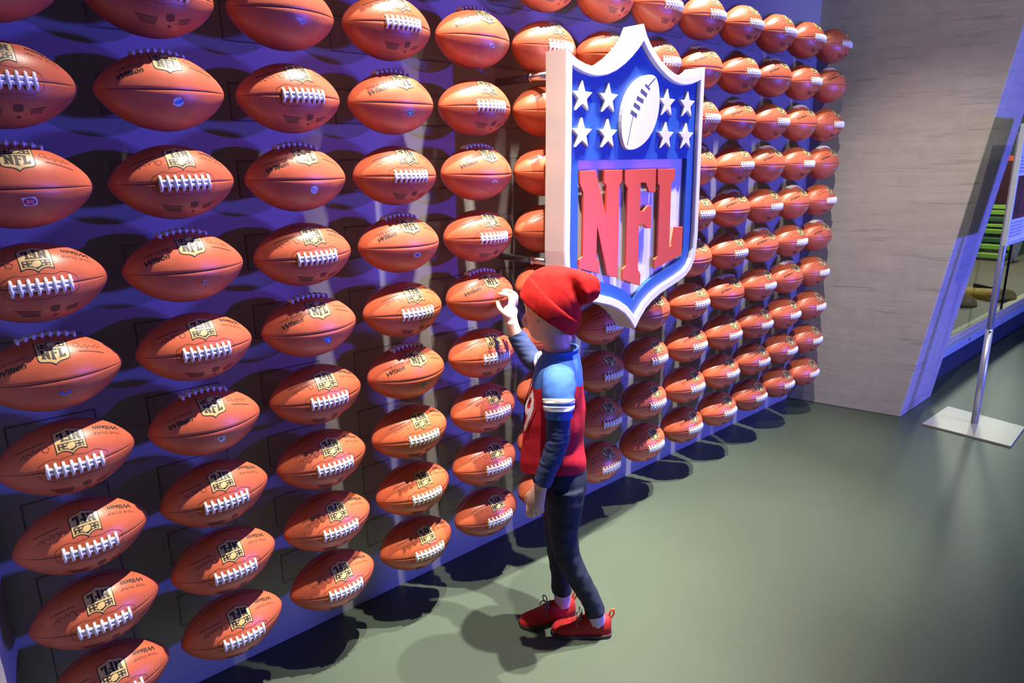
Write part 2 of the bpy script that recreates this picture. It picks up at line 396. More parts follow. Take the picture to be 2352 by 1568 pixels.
# --- stamp panel under the laces
PHI1 = math.radians(-45)
def low_map(u, v, h): return on_ball(u, PHI1 + v/max(rad(u), 0.02), h)
st = [([(p[0]*0.3+0.018, p[1]*0.3+0.012) for p in sc(SHIELD)], 0)]
for k in range(4): st += [(q, 0) for q in ribbon([(-0.052+0.004*k, 0.010-0.0052*k), (-0.008-0.001*k, 0.010-0.0052*k)], 0.0026)]
for k in range(3): st += [(q, 0) for q in ribbon([(0.038, 0.006-0.005*k), (0.066-0.003*k, 0.006-0.005*k)], 0.0022)]
st += [([(0.018+0.004*math.cos(a*PI/5), -0.010+0.004*math.sin(a*PI/5)) for a in range(10)], 0)]
goldt = txt('NATIONAL FOOTBALL LEAGUE', 0.0042, 0.085, 0.0, -0.026, 0.01)
st += [(p, 1) for p in goldt]
ME_stamp = bm_me('stamped_print', conform(st, low_map, 0.0005), [M_dark, M_goldtxt], recalc=False)
# --- stitched line round the laces
def lace_map(u, v, h): return on_ball(u, v/max(rad(u), 0.02), h)
loop = []
for k in range(49):
    t = 2*PI*k/48; cx = 0.068*math.copysign(abs(math.cos(t))**0.45, math.cos(t)); cy = 0.025*math.copysign(abs(math.sin(t))**0.5, math.sin(t))*(1+0.10*math.cos(cx*150))
    loop.append((cx, cy))
ME_stitchline = bm_me('lace_outline', conform([(p, 0) for p in ribbon(loop, 0.0008)], lace_map, 0.0003), [M_dark], recalc=False)
# --- laces
def lace_strip():
    bm = bmesh.new()
    for s in (-1, 1):
        pts = [on_ball(-0.056+0.112*k/14, s*0.0044/0.0855, 0.0022) for k in range(15)]
        tube(bm, pts, 0.0042, 8)
    return bm_me('laces', bm, M_lace, True)
def stitch_bm(x):
    bm = bmesh.new(); pts = []
    for k in range(9):
        v = -0.0165+0.033*k/8; lift = 0.0052*(1-(abs(v)/0.0165)**4)+0.0006
        pts.append(on_ball(x+0.0006*math.sin(k), v/rad(x), lift))
    tube(bm, pts, [0.0027]+[0.0036]*7+[0.0027], 8); return bm
LX = [-0.0525+0.015*k for k in range(8)]
ME_lace = lace_strip()
ME_stitch = [bm_me('lace_stitch', stitch_bm(x), M_lace, True) for x in LX]
ME_lace_far = bm_me('laces', join_bm([stitch_bm(x) for x in LX]), M_lace, True)
_t = bmesh.new(); _t.from_mesh(ME_lace_far); _t.from_mesh(ME_lace); ME_lace_far = bm_me('laces', _t, M_lace, True)
ME_ball = ball_mesh()

# --- team badges (small flat prints on the lower front panel of the lace-up balls)
M_bw = mat('badge_white', (0.75, 0.76, 0.78, 1), 0.5); M_bb = mat('badge_blue', (0.03, 0.12, 0.45, 1), 0.5); M_bn = mat('badge_navy', (0.015, 0.03, 0.10, 1), 0.5)
M_br = mat('badge_red', (0.60, 0.03, 0.04, 1), 0.5); M_bo = mat('badge_orange', (0.75, 0.12, 0.02, 1), 0.5); M_bg = mat('badge_green', (0.02, 0.13, 0.08, 1), 0.5)
M_bs = mat('badge_silver', (0.45, 0.50, 0.55, 1), 0.4); M_by = mat('badge_gold', (0.75, 0.45, 0.04, 1), 0.5); M_bk = mat('badge_black', (0.015, 0.015, 0.018, 1), 0.5); M_bt = mat('badge_sky', (0.12, 0.35, 0.75, 1), 0.5)
BM = [M_bw, M_bb, M_bn, M_br, M_bo, M_bg, M_bs, M_by, M_bk, M_bt]
def ell(cx, cy, a, b, n=20, rot=0.0):
    return [(cx+a*math.cos(t)*math.cos(rot)-b*math.sin(t)*math.sin(rot), cy+a*math.cos(t)*math.sin(rot)+b*math.sin(t)*math.cos(rot)) for t in [2*PI*k/n for k in range(n)]]
def badge(kind):
    w, b, nv, r, o, g, s, y, k, t = range(10)
    m = 0.001
    if kind == 'swirl': L = [[(ell(0, 0, 11*m, 10*m), w), ([(-15*m, -4*m), (-8*m, -7*m), (-2*m, -5*m)], w)], [(star(1*m, 0, 9*m), t), ([(-11*m, -3*m), (4*m, 5*m), (13*m, 7*m), (8*m, -1*m), (0, -3*m)], b)]]
    elif kind == 'helmet': L = [[(ell(-2*m, 0, 11*m, 10*m), o)], [([(4*m, 1*m), (12*m, 2*m), (12*m, -7*m), (6*m, -8*m), (3*m, -4*m)], w)], [([(6*m, -1*m), (11*m, 0), (11*m, -5*m), (7*m, -6*m)], k), (ell(2*m, -2*m, 2*m, 2*m), k)]]
    elif kind == 'patriot': L = [[([(-14*m, 7*m), (2*m, 7*m), (12*m, 3*m), (12*m, -2*m), (8*m, -9*m), (3*m, -6*m), (-4*m, 1*m)], s)], [([(0, 5*m), (11*m, 2*m), (9*m, -4*m), (4*m, -4*m)], b), ([(-12*m, 6*m), (-1*m, 5*m), (2*m, -2*m), (-3*m, 2*m)], w)], [(star(5*m, 1.5*m, 3*m), w), ([(-10*m, 5*m), (-2*m, 3*m), (1*m, -1*m), (-4*m, 3*m)], r)]]
    elif kind == 'disc3': L = [[(ell(0, 0, 11*m, 11*m), s)], [(ell(0, 0, 9.8*m, 9.8*m), w)], [(star(3*m, 4.5*m, 3*m), y), (star(5*m, -3*m, 3*m), r), (star(-2*m, -4*m, 3*m), b), (ell(-5*m, 2*m, 3*m, 1*m), k)]]
    elif kind == 'flame': L = [[([(-14*m, 9*m), (-4*m, 10*m), (10*m, 9*m), (12*m, 0), (9*m, -9*m), (1*m, -11*m), (-4*m, -4*m)], t)], [(ell(3*m, 0, 7.5*m, 7.5*m), b)], [(ell(3*m, 0, 5.5*m, 5.5*m), t)], [([(0, 3*m), (7*m, 2*m), (6*m, 0), (4*m, 0), (3*m, -5*m), (1.5*m, 0)], w)]]
    elif kind == 'oval_green': L = [[(ell(0, 0, 13*m, 9*m), w)], [(ell(0, 0, 11.8*m, 7.8*m), g)], [(ell(0, 1*m, 8*m, 3.2*m), w), (ell(1*m, -4.4*m, 3.5*m, 1.6*m), w)], [(ell(-3*m, 1*m, 2*m, 1.8*m), g), (ell(3*m, 1*m, 2*m, 1.8*m), g)]]
    elif kind == 'oval_blue': L = [[(ell(0, 0, 13*m, 8*m), w)], [(ell(0, 0, 10*m, 6*m), s)], [([(-7*m, 2*m), (8*m, 4*m), (4*m, -3*m), (-2*m, -4*m)], b)]]
    elif kind == 'pirate': L = [[([(-8*m, 9*m), (8*m, 9*m), (8*m, -3*m), (0, -11*m), (-8*m, -3*m)], s)], [([(-6.5*m, 7.5*m), (6.5*m, 7.5*m), (6.5*m, -2*m), (0, -9*m), (-6.5*m, -2*m)], k)], [(ell(0, 1*m, 3.5*m, 4.5*m), s)]]
    elif kind == 'bronco': L = [[([(-12*m, 2*m), (-6*m, 8*m), (3*m, 7*m), (11*m, 0), (12*m, -8*m), (5*m, -3*m), (1*m, -6*m), (-2*m, -1*m)], w)], [([(-6*m, 4*m), (2*m, 4*m), (7*m, 0), (2*m, -2*m), (-2*m, 2*m)], bb_) for bb_ in (nv,)]]
    elif kind == 'horseshoe_gold': L = [[([(11*m*math.cos(a), 10*m*math.sin(a)) for a in [PI*k_/12 for k_ in range(13)]]+[(6*m*math.cos(a), 5*m*math.sin(a)) for a in [PI*k_/12 for k_ in range(12, -1, -1)]], w)], [([(9.5*m*math.cos(a), 8.5*m*math.sin(a)) for a in [PI*k_/12 for k_ in range(13)]]+[(7.5*m*math.cos(a), 6.5*m*math.sin(a)) for a in [PI*k_/12 for k_ in range(12, -1, -1)]], y)]]
    elif kind == 'horseshoe_blue': L = [[([(11*m*math.cos(a), -1*m+11*m*math.sin(a)) for a in [-0.2+ (PI+0.4)*k_/14+PI for k_ in range(15)]]+[(5.5*m*math.cos(a), -1*m+5.5*m*math.sin(a)) for a in [-0.2+(PI+0.4)*k_/14+PI for k_ in range(14, -1, -1)]], b)], [(ell(8.2*m*math.cos(a), -1*m+8.2*m*math.sin(a), 1*m, 1*m, 8), w) for a in [PI+0.2+k_*0.46 for k_ in range(7)]]]
    elif kind == 'oval_red': L = [[([(-14*m, 8*m), (10*m, 10*m), (14*m, 2*m), (12*m, -8*m), (-10*m, -9*m)], w)], [(ell(0, 0, 11*m, 7.5*m), r)], [(ell(-3*m, 0, 2.6*m, 4*m), w), (ell(4*m, 0, 2.6*m, 4*m), w)], [(ell(-3*m, 0, 1.2*m, 2.4*m), r), (ell(4*m, 0, 1.2*m, 2.4*m), r)]]
    elif kind == 'cat': L = [[([(-11*m, 8*m), (2*m, 9*m), (11*m, 5*m), (6*m, 1*m), (10*m, -3*m), (3*m, -8*m), (-3*m, -9*m), (-7*m, -1*m)], w)], [([(-8*m, 6*m), (2*m, 6.5*m), (6*m, 4*m), (0, -1*m), (1*m, -6*m), (-4*m, 0)], g)], [(ell(1*m, 3.5*m, 3*m, 1.2*m), y)]]
    else: L = [[(ell(0, 0, 10*m, 7*m, rot=0.5), s)], [([(-6*m, -3*m), (4*m, 5*m), (7*m, 3*m), (0, -4*m)], b)]]
    def bmap(u, v, h):   # upright on a lace-up ball, front lower panel
        x = 0.007+u; return on_ball(-x, math.radians(107) - v/max(rad(x), 0.02), h)
    bms = [conform(l, bmap, 0.0004+0.0003*i) for i, l in enumerate(L)]
    return bm_me('team_badge', join_bm(bms), BM, recalc=False)

# ------------------------------------------------------------------ the ball wall
DX, DZ, Z0 = 0.3095820, 0.2010363, 0.2543
ORD = ['zeroth', 'first', 'second', 'third', 'fourth', 'fifth', 'sixth', 'seventh', 'eighth', 'ninth', 'tenth', 'eleventh', 'twelfth', 'thirteenth']
BADGE = {(1, 6): ('oval_red', 'red oval badge'), (1, 4): ('horseshoe_blue', 'blue horseshoe badge'), (2, 7): ('swirl', 'white and blue swirl badge'), (2, 5): ('helmet', 'orange helmet badge'), (2, 3): ('cat', 'white and teal cat badge'),
         (3, 8): ('patriot', 'blue and red streak badge'), (3, 6): ('disc3', 'white disc badge'), (3, 4): ('flame', 'blue flame badge'), (4, 7): ('oval_green', 'dark green oval badge'), (4, 5): ('oval_blue', 'silver and blue oval badge'),
         (4, 3): ('pirate', 'silver and black crest badge'), (5, 8): ('bronco', 'white horse-head badge'), (5, 6): ('horseshoe_gold', 'white and gold horseshoe badge'), (5, 4): ('small', 'silver badge')}
def is_logo(c, r):
    if c in (6, 7): return False
    if c % 2 == 1: return r in (4, 6, 8)
    return r in (3, 5, 7)
bcache = {}
def bracket_me():
    bm = bmesh.new()
    hw, hh, th = 0.096, 0.050, 0.004; y0, y1 = 0.0785, YW
    add_box(bm, (-hw, y0, hh-th), (hw, y1, hh)); add_box(bm, (-hw, y0, -hh), (hw, y1, -hh+th))
    add_box(bm, (-hw, y0, -hh+th), (-hw+th, y1, hh-th)); add_box(bm, (hw-th, y0, -hh+th), (hw, y1, hh-th))
    return bm_me('ball_bracket', bm, M_acrylic)
ME_br = bracket_me()
R_logo = Matrix.Rotation(math.radians(-88), 4, 'X') @ Matrix.Rotation(PI, 4, 'Y')
def place_ball(c, r):
    logo = is_logo(c, r); x, z = DX*c, Z0+DZ*r
    o = obj('football', ME_ball); jit = Matrix.Rotation(math.radians(random.uniform(-1.5, 1.5)), 4, 'X') @ Matrix.Rotation(math.radians(random.uniform(-0.8, 0.8)), 4, 'Y')
    o.matrix_world = Matrix.Translation((x, 0, z)) @ jit @ (R_logo if logo else Matrix.Identity(4))
    pos = '%s column from left, %s row up' % (ORD[c], ORD[r+1])
    if logo:
        bk, bt = BADGE.get((c, r), ('small', 'small blue and silver badge'))
        tag(o, 'football, laces on top, %s, %s' % (bt, pos), 'football', 'footballs mounted in rows on the wall')
        if bk not in bcache: bcache[bk] = badge(bk)
        obj('team_badge', bcache[bk], o)
    else:
        tag(o, 'brown leather football, white laces facing out, %s' % pos, 'football', 'footballs mounted in rows on the wall')
    if c <= 5 or (c <= 8 and r <= 3):
        l = obj('laces', ME_lace, o)
        for m_ in ME_stitch: obj('lace_stitch', m_, l)
    else:
        obj('laces', ME_lace_far, o)
    obj('league_emblem', ME_emblem, o); obj('maker_lettering', ME_brand, o); obj('signature', ME_sign, o)
    if not logo: obj('stamped_print', ME_stamp, o); obj('lace_outline', ME_stitchline, o)
    b = obj('ball_bracket', ME_br); b.location = (x, 0, z)
    tag(b, 'clear acrylic wall bracket behind football, %s' % pos, 'bracket', 'acrylic brackets behind the footballs')
for c in range(1, 14):
    for r in range(0, 10):
        place_ball(c, r)

# ------------------------------------------------------------------ shield sign
def build_shield():
    root = empty('shield_sign', (2.115, -0.13, 1.41))
    tag(root, 'large red, white and blue shield sign standing proud of the football wall', 'sign')
    T = lambda x, y, z: (x, y, z-1.41)
    yo = 0.13   # root sits on the back plane y=-0.13
    def P(name, polys, y0, y1, m, parent=root, bevel=0.0):
        bm = bmesh.new()
        for p in polys: prism(bm, p, y0+yo, y1+yo, T, bevel)
        return obj(name, bm_me(name, bm, m), parent)
    # border ring: outer wall, front lip, inner wall
    outer = SHIELD; inner = inset(SHIELD, 0.029*INS)
    bm = bmesh.new(); n = len(outer)
    ring = lambda poly, y: [bm.verts.new(T(x, y+yo, z)) for x, z in poly]
    rn = [ring(outer, -0.13), ring(outer, -0.2165), ring(inset(outer, 0.0035*INS), -0.22), ring(inset(outer, 0.0255*INS), -0.22), ring(inner, -0.2165), ring(inner, -0.200)]
    for a, b in zip(rn, rn[1:]):
        for i in range(n): bm.faces.new((a[i], a[(i+1) % n], b[(i+1) % n], b[i]))
    bm.faces.new(rn[0]); bmesh.ops.remove_doubles(bm, verts=bm.verts, dist=1e-6)
    obj('shield_border', bm_me('shield_border', bm, M_white), root)
    # blue field with a window cut for the recessed white panel
    bl = dedupe(inset(SHIELD, 0.028*INS))
    low = [p for p in dedupe(inset(SHIELD, 0.075*INS)) if p[0] >= -1e-6 and p[1] < 1.44]
    low = sorted(low, key=lambda p: -p[1])
    low = [(0.308, 1.4965)]+[(min(u, 0.308), z) for u, z in low if z < 1.43 and u > 0.004]+[(0.0, 0.990)]
    win = low+[(-u, z) for u, z in low[-2::-1]]
    bm = bmesh.new(); f0 = -0.205+yo
    vo = [bm.verts.new(T(x, f0, z)) for x, z in bl]; vi = [bm.verts.new(T(x, f0, z)) for x, z in win]; vb = [bm.verts.new(T(x, -0.186+yo, z)) for x, z in win]
    eo = [bm.edges.new((vo[i], vo[(i+1) % len(vo)])) for i in range(len(vo))]; ei = [bm.edges.new((vi[i], vi[(i+1) % len(vi)])) for i in range(len(vi))]
    bmesh.ops.triangle_fill(bm, use_beauty=True, use_dissolve=False, edges=eo+ei)
    for i in range(len(vi)): bm.faces.new((vi[i], vb[i], vb[(i+1) % len(vi)], vi[(i+1) % len(vi)]))
    obj('blue_field', bm_me('blue_field', bm, M_blue), root)
    P('white_panel', [win], -0.187, -0.175, M_white)
    for nm, p in (('letter_n', L_N), ('letter_f', L_F), ('letter_l', L_L)):
        P('letter', [p], -0.208, -0.200, M_red, bevel=0.0015)['label'] = 'red raised letter '+nm[-1].upper()
    for x, z in STARS: P('star', [star(x, z, 0.050)], -0.216, -0.204, M_white, bevel=0.0015)
    bl_ = P('football_relief', [lens(-0.003, 1.654, 0.143, 0.094, 0.575, 40)], -0.219, -0.204, M_white, bevel=0.0012)
    def strip(a, b, wdt):
        dx, dz = b[0]-a[0], b[1]-a[1]; l = math.hypot(dx, dz); nx, nz = -dz/l*wdt/2, dx/l*wdt/2
        return [(a[0]+nx, a[1]+nz), (b[0]+nx, b[1]+nz), (b[0]-nx, b[1]-nz), (a[0]-nx, a[1]-nz)]
    sl = [strip((.0167, 1.7468), (.043, 1.7318), .006)]
    for a, b in (((-.0075, 1.7276), (.027, 1.7113)), ((-.0284, 1.7022), (.0084, 1.6907)), ((-.0438, 1.6804), (-.010, 1.667)), ((-.0591, 1.6555), (-.0255, 1.6418))):
        sl.append(strip(a, b, .0115))
    sl.append(strip((.0722, 1.7714), (.0311, 1.7411), .003)); sl.append(strip((-.045, 1.6477), (-.074, 1.545), .003))
    P('lace_shade_strip', sl, -0.2196, -0.2185, M_slot_shade, bl_)  # raised dark strips standing in for shade inside the cut lace slots
    # stand-off rods back to the wall
    for x, z in ((-0.33, 1.765), (0.33, 1.765), (-0.33, 1.155), (0.33, 1.155)):
        bm = bmesh.new(); tube(bm, [T(x, -0.13+yo, z), T(x, YW+yo, z)], 0.0125, 16); tube(bm, [T(x, -0.02+yo, z), T(x, -0.008+yo, z)], 0.0165, 16)
        obj('mounting_rod', bm_me('mounting_rod', bm, M_steel, True), root)
build_shield()

# ------------------------------------------------------------------ display case on the right
M_caseb = mat('dark_navy_plinth', (0.035, 0.045, 0.075, 1), 0.6)
M_rail = mat('pale_metal_rail', (0.42, 0.50, 0.62, 1), 0.45, metal=0.2)
M_ledge = mat('pale_timber_ledge', (0.62, 0.52, 0.34, 1), 0.55, var=0.1, vscale=6, stretch=(1, 8, 8))
M_inside = mat('dark_interior', (0.05, 0.055, 0.05, 1), 0.8)
M_deck = mat('brown_display_deck', (0.16, 0.12, 0.085, 1), 0.6, var=0.15, vscale=2)
M_greenb = mat('bright_green_bench', (0.30, 0.52, 0.07, 1), 0.5)
M_greend = mat('dark_green_bench', (0.05, 0.13, 0.05, 1), 0.5)
M_yellow = mat('yellow_ochre_pad', (0.70, 0.42, 0.04, 1), 0.6, var=0.15, vscale=10)
M_cream = mat('cream_board', (0.75, 0.70, 0.58, 1), 0.5)
M_maroon = mat('dark_maroon_screen', (0.06, 0.012, 0.02, 1), 0.3)
M_redcap = mat('red_cap', (0.65, 0.05, 0.03, 1), 0.5)
M_joint = mat('black_joint', (0.01, 0.01, 0.012, 1), 0.5)
def glass():
    m = bpy.data.materials.new('display_glass'); m.use_nodes = True; nt = m.node_tree; N = nt.nodes; L = nt.links
    N.remove(N['Principled BSDF']); out = N['Material Output']
    tr = N.new('ShaderNodeBsdfTransparent'); tr.inputs[0].default_value = (0.90, 0.95, 0.92, 1)
    gl = N.new('ShaderNodeBsdfGlossy'); gl.inputs['Roughness'].default_value = 0.02
    mx = N.new('ShaderNodeMixShader'); mx.inputs[0].default_value = 0.06; L.new(tr.outputs[0], mx.inputs[1]); L.new(gl.outputs[0], mx.inputs[2]); L.new(mx.outputs[0], out.inputs['Surface'])
    return m
M_glass = glass()
def point(name, loc, energy, color, r=0.15):
    l = bpy.data.lights.new(name, 'POINT'); l.energy = energy; l.color = color; l.shadow_soft_size = r
    o = bpy.data.objects.new(name, l); COL.objects.link(o); o.location = loc
YG = -0.43
case = empty('display_case', (8.0, YG, 0)); tag(case, 'long glass-fronted display case with pale blue rail, behind the concrete fin', 'display case')
def cbox(name, lo, hi, m, bevel=0.0, parent=case):
    off = Vector((8.0, YG, 0)); return obj(name, box_me(name, Vector(lo)-off, Vector(hi)-off, m, bevel), parent)
X0, X1, YB, ZT = 4.93, 11.6, 1.3, 2.7
cbox('plinth', (X0, YG+0.06, 0.0), (X1, YB, 0.20), M_caseb)
rail = cbox('rail', (X0, YG-0.012, 0.20), (X1, YG+0.06, 0.262), M_rail, 0.004)
cbox('ledge', (X0, YG+0.004, 0.262), (X1, YG+0.06, 0.312), M_ledge, 0.003)
cbox('deck', (X0, YG+0.06, 0.20), (X1, YB, 0.30), M_deck)
cbox('back_panel', (X0, YB, 0.0), (X1, YB+0.06, ZT), M_inside); cbox('end_panel', (X1, YG, 0.0), (X1+0.06, YB, ZT), M_inside); cbox('top_panel', (X0, YG, ZT), (X1, YB, ZT+0.06), M_inside)
joints = [X0, 5.69, 6.51, 7.4, 8.3, 9.2, 10.1, 11.0, X1]
for a_, b_ in zip(joints, joints[1:]):
    cbox('glass_pane', (a_+0.006, YG+0.012, 0.312), (b_-0.006, YG+0.022, ZT), M_glass)
for i_, j_ in enumerate(joints[1:-1]):
    cbox('pane_joint', (j_-0.006, YG+0.010, 0.312), (j_+0.006, YG+0.024, ZT), M_glass if i_ == 0 else M_joint)
for x_ in (5.62, 6.42, 7.3, 8.2):
    bm = bmesh.new(); tube(bm, [(x_-8, -0.020, 0.238), (x_-8, -0.012, 0.238)], 0.011, 12); obj('rail_bolt', bm_me('rail_bolt', bm, M_steel), rail)
point('case_lamp', (8.2, 0.45, 2.3), 80, (1.0, 0.95, 0.8)); point('case_lamp_far', (10.0, 0.2, 2.2), 75, (0.95, 1.0, 0.85))
# contents
bl = empty('bench_stand', (9.6, 0.75, 0.30)); tag(bl, 'stepped stand of bright green slats inside the display case', 'bench')
zs = [0.0, 0.085, 0.15, 0.235, 0.30, 0.36, 0.43, 0.49]
for k_, z_ in enumerate(zs):
    x_ = 0.16*k_; bright = k_ not in (2, 5)
    s_ = box_me('bench_slat', (x_-0.06, -0.47, z_+0.028), (x_+0.06, 0.50, z_+0.075 if k_ != 4 else z_+0.058), M_greenb if bright else M_greend, 0.004)
    so = obj('bench_slat', s_, bl)
    if not bright: so['label'] = 'dark green slat'
for y_ in (-0.44, 0.0, 0.46):
    bm = bmesh.new(); pts_ = [(-0.05, 0.0)]+[(0.16*k_+0.02, zs[k_]+0.028) for k_ in range(8)]+[(1.16, 0.0)]
    prism(bm, pts_, y_-0.015, y_+0.015); obj('bench_support', bm_me('bench_support', bm, M_greend), bl)
def pad(name, loc, rot, L, Wd, H, label):
    bm = bmesh.new(); seg = 9
    def ringv(t):
        w_ = Wd*(0.55+0.45*math.sin(PI*(0.15+0.75*t))); h_ = H*(0.45+0.55*(1-t)**0.8)
        return [bm.verts.new((L*(t-0.5), w_*math.cos(a), max(0, h_*math.sin(a)))) for a in [PI*k/8 for k in range(9)]]
    rs = [ringv(i/seg) for i in range(seg+1)]
    for p, q in zip(rs, rs[1:]):
        for k in range(8): bm.faces.new((p[k], p[k+1], q[k+1], q[k]))
        bm.faces.new((p[8], p[0], q[0], q[8]))
    bm.faces.new(rs[0]); bm.faces.new(rs[-1][::-1])
    o = empty(name, loc); o.rotation_euler = (0, 0, rot); tag(o, label, 'pad', 'yellow pads on the display deck')
    obj('shell', bm_me('shell', bm, M_yellow, True), o)
    b2 = bmesh.new(); add_box(b2, (-L*0.42, -Wd*0.16, H*0.60), (L*0.30, Wd*0.16, H*0.98), 0.008); obj('dark_strap', bm_me('dark_strap', b2, M_joint), o)
pad('yellow_pad', (6.66, -0.07, 0.301), 0.5, 0.34, 0.13, 0.10, 'ochre yellow pad lying on the case deck nearest the concrete fin')
pad('yellow_pad', (7.08, -0.16, 0.301), 1.0, 0.40, 0.16, 0.10, 'ochre yellow pad with dark strap, seen beside the sign pole')
cb = empty('cream_board', (9.45, 0.20, 0.30)); tag(cb, 'small cream board leaning inside the case, right of the sign pole', 'board')
bm = bmesh.new(); add_box(bm, (-0.17, -0.02, 0.0), (0.17, 0.02, 0.34), 0.004)
for v in bm.verts: v.co = Matrix.Rotation(math.radians(42), 3, 'Y') @ v.co
zmin = min(v.co.z for v in bm.verts)
for v in bm.verts: v.co.z -= zmin
obj('board_panel', bm_me('board_panel', bm, M_cream), cb)
tv = empty("display_tower", (11.1, 0.75, 0.30)); tag(tv, 'dark maroon display tower with a red cap, deep in the glass case', 'display')
obj('tower_body', box_me('tower_body', (-0.15, -0.38, 0.0), (0.15, 0.38, 1.10), M_maroon, 0.01), tv); obj('tower_cap', box_me('tower_cap', (-0.16, -0.39, 1.10), (0.16, 0.39, 1.17), M_redcap, 0.01), tv)

# ------------------------------------------------------------------ sign stand
M_base = mat('brushed_aluminium_plate', (0.52, 0.49, 0.44, 1), 0.42, metal=0.35, var=0.04, vscale=3)
M_pole = mat('aluminium_pole', (0.55, 0.57, 0.62, 1), 0.35, metal=0.6)
M_paper = mat('pale_poster_paper', (0.50, 0.52, 0.66, 1), 0.5)
M_ink = mat('blue_poster_ink', (0.04, 0.06, 0.18, 1), 0.5)
M_photo = mat('dark_red_poster_photo', (0.075, 0.018, 0.025, 1), 0.4, var=0.7, vscale=14)
M_line = mat('grey_poster_ink', (0.20, 0.24, 0.38, 1), 0.5)
st_ = empty('sign_stand', (4.52, -0.80, 0)); tag(st_, 'tall metal poster stand with flat plate base on green floor', 'sign')
bm = bmesh.new(); bs = [(4.303, -0.598), (4.277, -1.030), (4.648, -1.012), (4.722, -0.606)]
lo_ = [bm.verts.new((x-4.52, y+0.80, 0.001)) for x, y in bs]; hi_ = [bm.verts.new((x-4.52, y+0.80, 0.009)) for x, y in bs]
bm.faces.new(lo_); bm.faces.new(hi_)
for i in range(4): bm.faces.new((lo_[i], lo_[(i+1) % 4], hi_[(i+1) % 4], hi_[i]))
obj('base_plate', bm_me('base_plate', bm, M_base), st_)
bm = bmesh.new(); tube(bm, [(0, 0, 0.009), (0, 0, 0.56)], 0.0185, 20); tube(bm, [(0, 0, 0.56), (0, 0, 1.60)], 0.0165, 20)
pl_ = obj('pole', bm_me('pole', bm, M_pole, True), st_)
for z_ in (0.055, 0.55):
    bm = bmesh.new(); tube(bm, [(-0.016, -0.006, z_), (-0.026, -0.010, z_)], 0.006, 10); obj('clamp_knob', bm_me('clamp_knob', bm, M_steel), pl_)
fx0, fx1, fz0, fz1, fy = -0.125, 0.245, 1.03, 1.64, -0.03
def sbox(name, lo, hi, m, parent, bevel=0.0): return obj(name, box_me(name, lo, hi, m, bevel), parent)
fr = empty('frame_group', (0, 0, 0)); bpy.data.objects.remove(fr)
bm = bmesh.new(); t_ = 0.024
for lo, hi in (((fx0, fy-0.012, fz0), (fx0+t_, fy+0.012, fz1)), ((fx1-t_, fy-0.012, fz0), (fx1, fy+0.012, fz1)), ((fx0+t_, fy-0.012, fz0), (fx1-t_, fy+0.012, fz0+t_)), ((fx0+t_, fy-0.012, fz1-t_), (fx1-t_, fy+0.012, fz1))): add_box(bm, lo, hi, 0.003)
frm = obj('poster_frame', bm_me('poster_frame', bm, M_rail), st_)
pst = sbox('poster', (fx0+t_, fy-0.006, fz0+t_), (fx1-t_, fy+0.006, fz1-t_), M_paper, st_)
sbox('poster_photo', (fx0+t_+0.012, fy-0.0075, 1.165), (fx1-t_-0.012, fy-0.0062, 1.385), M_photo, pst)
sbox('poster_heading', (fx0+0.16, fy-0.0075, 1.50), (fx0+0.20, fy-0.0062, 1.60), M_ink, pst)
for k in range(5): sbox('text_line', (fx0+0.05, fy-0.0075, 1.405+0.017*k), (fx0+0.20+0.02*(k % 3), fy-0.0062, 1.411+0.017*k), M_line, pst)
for k in range(5): sbox('text_line', (fx0+0.05, fy-0.0075, 1.075+0.017*k), (fx0+0.27+0.02*(k % 3), fy-0.0062, 1.080+0.017*k), M_line, pst)

# ------------------------------------------------------------------ the child
from mathutils import noise as mnoise
PR = Vector((0.6930, -0.7210, 0)); PN = Vector((0.7210, 0.6930, 0))
MP = Matrix((PR, PN, Vector((0, 0, 1)))).transposed().to_4x4(); MP.translation = Vector((1.50, -0.42, 0.0))
M_skin = None
def skin():
    m, nt, b = nt_of('fair_skin'); N = nt.nodes; L = nt.links
    b.inputs['Roughness'].default_value = 0.5; b.inputs['Subsurface Weight'].default_value = 0.15
    b.inputs['Subsurface Radius'].default_value = (0.012, 0.005, 0.003); b.inputs['Subsurface Scale'].default_value = 0.4
    tc = N.new('ShaderNodeTexCoord'); n = N.new('ShaderNodeTexNoise'); n.inputs['Scale'].default_value = 22; L.new(tc.outputs['Object'], n.inputs['Vector'])
    mx = N.new('ShaderNodeMix'); mx.data_type = 'RGBA'; mx.inputs[6].default_value = (0.60, 0.35, 0.26, 1); mx.inputs[7].default_value = (0.66, 0.43, 0.34, 1)
    L.new(n.outputs['Fac'], mx.inputs[0]); L.new(mx.outputs[2], b.inputs['Base Color']); return m
M_skin = skin()
M_shirtblue = mat('heathered_blue_jersey', (0.055, 0.155, 0.50, 1), 0.85, spec=0.2, var=0.12, vscale=60, bump=0.2, bscale=500)
M_navyslv = mat('navy_long_sleeve', (0.040, 0.062, 0.155, 1), 0.85, spec=0.2, var=0.2, vscale=40, bump=0.3, bscale=400)
M_denim = mat('dark_navy_denim', (0.017, 0.022, 0.042, 1), 0.75, spec=0.25, var=0.45, vscale=14, bump=0.3, bscale=500)
M_stripe = mat('white_sleeve_stripe', (0.80, 0.80, 0.82, 1), 0.8, spec=0.2)
M_fleece = mat('red_fleece', (0.50, 0.018, 0.016, 1), 0.95, spec=0.1, var=0.18, vscale=70, bump=0.3, bscale=650)
M_shoe = mat('red_suede', (0.36, 0.018, 0.018, 1), 0.7, spec=0.25, var=0.2, vscale=30, bump=0.2, bscale=300)
M_sole = mat('dark_rubber_sole', (0.06, 0.03, 0.03, 1), 0.7)
M_lacegrey = mat('grey_shoelace', (0.13, 0.12, 0.15, 1), 0.7)
M_tab = mat('orange_heel_tab', (0.75, 0.09, 0.02, 1), 0.6)
